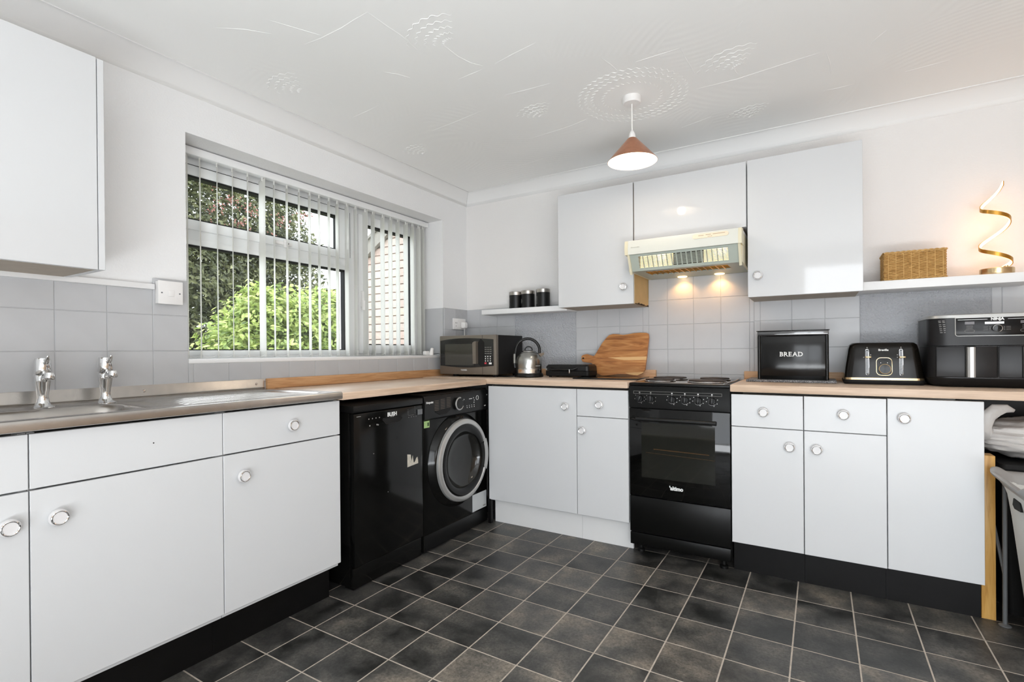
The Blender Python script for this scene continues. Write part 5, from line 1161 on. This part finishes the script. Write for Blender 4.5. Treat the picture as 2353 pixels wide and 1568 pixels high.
wall_i = [(0.583, 0.214, 0.172), (0.55, 0.2, 0.156), (0.40, 0.186, 0.14), (0.02, 0.15, 0.098)]
MB().loft([(z, bcx, bcy, hx_, hy_, 0.05) for z, hx_, hy_ in wall_o+wall_i]).build('bin_body', BINW, bn, ang=50)
def rimloop(hx_, hy_, r_, z, lift):
    q = []
    for sx, sy, t0 in ((1, 1, 0), (-1, 1, PI/2), (-1, -1, PI), (1, -1, 1.5*PI)):
        for i in range(8):
            t = t0+PI/2*i/7; q.append((bcx+sx*(hx_-r_)+r_*math.cos(t), bcy+sy*(hy_-r_)+r_*math.sin(t), z+lift*math.sin(2*(t-t0))))
    return q
MB().rings([rimloop(0.206, 0.161, 0.045, 0.545, 0.0), rimloop(0.222, 0.178, 0.045, 0.572, 0.006), rimloop(0.240, 0.196, 0.045, 0.590, 0.014), rimloop(0.243, 0.199, 0.045, 0.598, 0.016), rimloop(0.236, 0.192, 0.045, 0.601, 0.016), rimloop(0.216, 0.172, 0.045, 0.590, 0.006), rimloop(0.204, 0.160, 0.045, 0.56, 0.0)], loop=True).build('bin_rim', BINR, bn, ang=60)
MB().prism([(bcy-0.045, 0.505), (bcy-0.035, 0.535), (bcy+0.03, 0.535), (bcy+0.04, 0.51), (bcy+0.02, 0.5)], 'x', bcx-0.2095, bcx-0.199).build('hand_hole', DARKHOLE, bn)
lbx = lambda z: bcx-0.158-(z-0.012)*0.0868-0.0012
def lab(y0, y1, z0, z1, m_, nm): MB().rings([[(lbx(z0), y0, z0), (lbx(z0), y1, z0), (lbx(z1), y1, z1), (lbx(z1), y0, z1)], [(lbx(z0)+0.001, y0, z0), (lbx(z0)+0.001, y1, z0), (lbx(z1)+0.001, y1, z1), (lbx(z1)+0.001, y0, z1)]]).build(nm, m_, bn)
lab(bcy-0.05, bcy-0.015, 0.27, 0.37, mat('printed_bin_label', S(120, 116, 110), 0.6, var=(80, 0.6)), 'bin_label')

# ------------------------------------------------------------------ outside
gr_ = struct(MB().box(-30, -0.27, -20, 25, -0.4, -0.3).build('ground', GRASS))
struct(MB().box(-0.27, 20, -18, 12, -0.4, -0.14).build('bounce_ground', mat('pale_bounce_paving', S(216, 214, 210), 0.8, var=(3, 0.08))))  # unseen pale ground added so sky light bounces in without a green tint
hw = thing('brick_wall', 'pale pink brick gable wall of the house outside the right window pane', 'brick wall', (-0.9, 0.5, -0.3))
YB = 0.455
def top_at(x): return 2.08+(x+1.60)*0.62
MB().prism([(-1.60, -0.3), (-0.275, -0.3), (-0.275, top_at(-0.275)-0.02), (-1.60, top_at(-1.60)-0.02)], 'y', YB+0.008, YB+0.15).build('mortar_core', MORTAR, hw)
bh, bw_ = 0.075, 0.225; row = 0; z = 0.60
MB().box(-1.598, -0.28, YB, YB+0.009, -0.29, 0.592).build('render_base', BRICK, hw)
while z < 2.9:
    x = -1.60-(bw_/2 if row % 2 else 0)
    while x < -0.28:
        a, b2 = max(x, -1.60)+0.004, min(x+bw_, -0.28)-0.004
        if b2-a > 0.03 and z+bh < top_at((a+b2)/2)-0.01: cbox('brick', BRICK, hw, a, b2, YB-random.uniform(0, 0.002), YB+0.02, z+0.004, z+bh-0.004, 0.002)
        x += bw_
    z += bh; row += 1
vb = MB(); vb.prism([(-1.68, top_at(-1.68)-0.10), (-0.275, top_at(-0.275)-0.10), (-0.275, top_at(-0.275)+0.03), (-1.68, top_at(-1.68)+0.03)], 'y', YB-0.05, YB-0.012); vb.build('verge_board', FASCIA, hw)
MB().prism([(-1.72, top_at(-1.72)+0.03), (-0.275, top_at(-0.275)+0.03), (-0.275, top_at(-0.275)+0.06), (-1.72, top_at(-1.72)+0.06)], 'y', YB-0.07, YB+0.6).build('roof_edge', FASCIA, hw)

def leaves(name, pts, normals, size, mat_, parent, asp=0.45):
    n = len(pts); P = np.asarray(pts); Nn = np.asarray(normals)
    rnd = rng.normal(size=(n, 3)); d = rnd-0.5*Nn*0; d[:, 2] += 0.1
    nn = Nn+0.7*rng.normal(size=(n, 3)); nn[:, 2] += 0.6; nn /= np.linalg.norm(nn, axis=1)[:, None]
    d -= nn*np.sum(d*nn, axis=1)[:, None]; d /= np.linalg.norm(d, axis=1)[:, None]; s = np.cross(nn, d)
    L = size*rng.uniform(0.6, 1.25, n)[:, None]; Wd = L*asp
    q = lambda a, b2, c_: P+d*L*a+s*Wd*b2+nn*L*c_
    V = np.stack([P, q(0.3, 0.46, 0.07), q(0.7, 0.40, 0.06), q(1.0, 0, -0.06), q(0.7, -0.40, 0.06), q(0.3, -0.46, 0.07)], 1).reshape(-1, 3); idx = np.arange(n)*6
    F = np.concatenate([np.stack([idx, idx+1, idx+2, idx+3], 1), np.stack([idx, idx+3, idx+4, idx+5], 1)])
    me = bpy.data.meshes.new(name); me.from_pydata(V.tolist(), [], F.tolist()); me.materials.append(mat_); me.update()
    o = link(name, me, parent); o['kind'] = 'stuff'; return o
def blob(c, rad, n, shell=0.55):
    v = rng.normal(size=(n, 3)); v /= np.linalg.norm(v, axis=1)[:, None]
    lump = 1+0.16*np.sin(v[:, 0]*7+c[0]*3)*np.sin(v[:, 1]*6+c[1])+0.12*np.sin(v[:, 2]*9+c[2])
    rr = (shell+(1-shell)*rng.uniform(0, 1, n)**0.6)*lump
    return np.asarray(c)+v*rr[:, None]*np.asarray(rad), v
def plant(name, label, cat, base, blobs, size, mat_, group, asp=0.45, trunk=0.06):
    r = thing(name, label, cat, base, group)
    ps, ns = zip(*[blob(c, rad, n) for c, rad, n in blobs])
    leaves('foliage', np.concatenate(ps), np.concatenate(ns), size, mat_, r, asp)
    tb = MB()
    for c, rad, n in blobs[:5]: tb.tube([Vector(base), Vector(base).lerp(Vector(c), 0.45)+Vector((0.05, -0.04, 0.1)), Vector(c)+Vector((0, 0, -0.1))], trunk, 8, rad=[trunk, trunk*0.7, trunk*0.25])
    tb.build('stems', BARK, r, ang=60); return r
plant('garden_shrub', 'bright lime-green shrub outside the left window pane, nearer the house', 'shrub', (-2.6, 0.5, -0.3),
      [((-2.6, 0.1, 0.95), (0.55, 0.62, 0.8), 6000), ((-2.7, 0.75, 1.0), (0.6, 0.6, 0.8), 6000), ((-2.5, -0.35, 0.8), (0.4, 0.4, 0.62), 2900), ((-2.55, -0.02, 1.45), (0.26, 0.26, 0.34), 1200), ((-2.7, 0.95, 1.42), (0.4, 0.4, 0.42), 2500), ((-2.6, 0.4, 1.3), (0.4, 0.35, 0.35), 2200), ((-2.8, 1.25, 1.0), (0.5, 0.5, 0.7), 3000)], 0.066, LEAFB, 'garden plants outside the window', 0.52, trunk=0.02)
TREE = plant('garden_tree', 'dark green leafy tree with coral blossom filling the left window pane', 'tree', (-6.4, 1.9, -0.3),
      [((-6.3, 0.7, 2.6), (1.1, 1.3, 2.0), 17000), ((-6.6, 1.9, 3.4), (1.2, 1.3, 1.7), 15000), ((-6.5, 1.7, 1.5), (1.0, 1.4, 1.3), 12500), ((-6.6, 2.85, 2.6), (0.8, 0.75, 1.0), 6500), ((-6.4, -0.6, 2.6), (1.1, 1.1, 2.2), 11000), ((-7.2, 3.0, 1.4), (0.9, 1.0, 1.1), 6500), ((-6.9, 2.9, 3.7), (0.7, 0.6, 0.6), 1900)], 0.085, LEAFT, 'garden plants outside the window', 0.45, 0.12)
bl = MB()
for cy_, cz_ in ((0.98, 3.62), (1.3, 3.45), (1.05, 3.25), (1.45, 3.1), (0.95, 2.95), (1.6, 3.35), (2.2, 3.3), (2.6, 3.5), (1.9, 3.0)):
    for k_ in range(34):
        c = Vector((-5.42+random.uniform(-0.2, 0.1), cy_+random.gauss(0, 0.07), cz_+random.gauss(0, 0.05))); bl.lathe([(0.0, -0.013), (0.012, -0.006), (0.012, 0.006), (0.0, 0.013)], c, n=6)
o = bl.build('blossom', BERRY, TREE, ang=60); o['kind'] = 'stuff'
plant('garden_hedge', 'low sunlit hedge in the distance at the bottom left of the window', 'hedge', (-9.0, 2.4, -0.3), [((-9.2, 1.0+0.9*i, 0.4), (0.5, 0.7, 0.75), 1500) for i in range(5)], 0.1, LEAFB, 'garden plants outside the window', 0.5, 0.03)
hs = thing('garden_shed', 'small brown shed with a white fascia far behind the shrub', 'shed', (-8.6, 6.5, -0.3))
MB().box(-9.2, -8.0, 5.6, 7.6, -0.3, 2.72).build('shed_wall', mat('brown_shed_boards', S(120, 100, 80), 0.8, var=(5, 0.3)), hs)
MB().box(-9.25, -7.96, 5.52, 7.7, 2.70, 3.2).build('fascia', UPVC, hs)
MB().lathe([(0.0, 0.05), (0.1, 0.03), (0.17, 0.0), (0.175, 0.0), (0.1, 0.024), (0.0, 0.044)], (-7.9, 5.22, 3.1), (0.9, -0.5, 0.2), n=28).tube([(-7.92, 5.25, 3.1), (-7.93, 5.4, 3.0), (-7.97, 5.53, 2.95)], 0.02, 8).build('satellite_dish', UPVC, hs)
for o in bpy.data.objects:
    if '_base' in o: del o['_base']
    if o.name.split('.')[0] in ('panel_marks', 'dial_marks', 'lever_marks', 'control_marks', 'program_list', 'function_keys', 'number_keys', 'side_symbols', 'scale_frame', 'lettering_serifs', 'front_grille', 'filter_bars', 'bead_chain', 'chipped_edge', 'brand_bar', 'brand_marks'): o['kind'] = 'stuff'
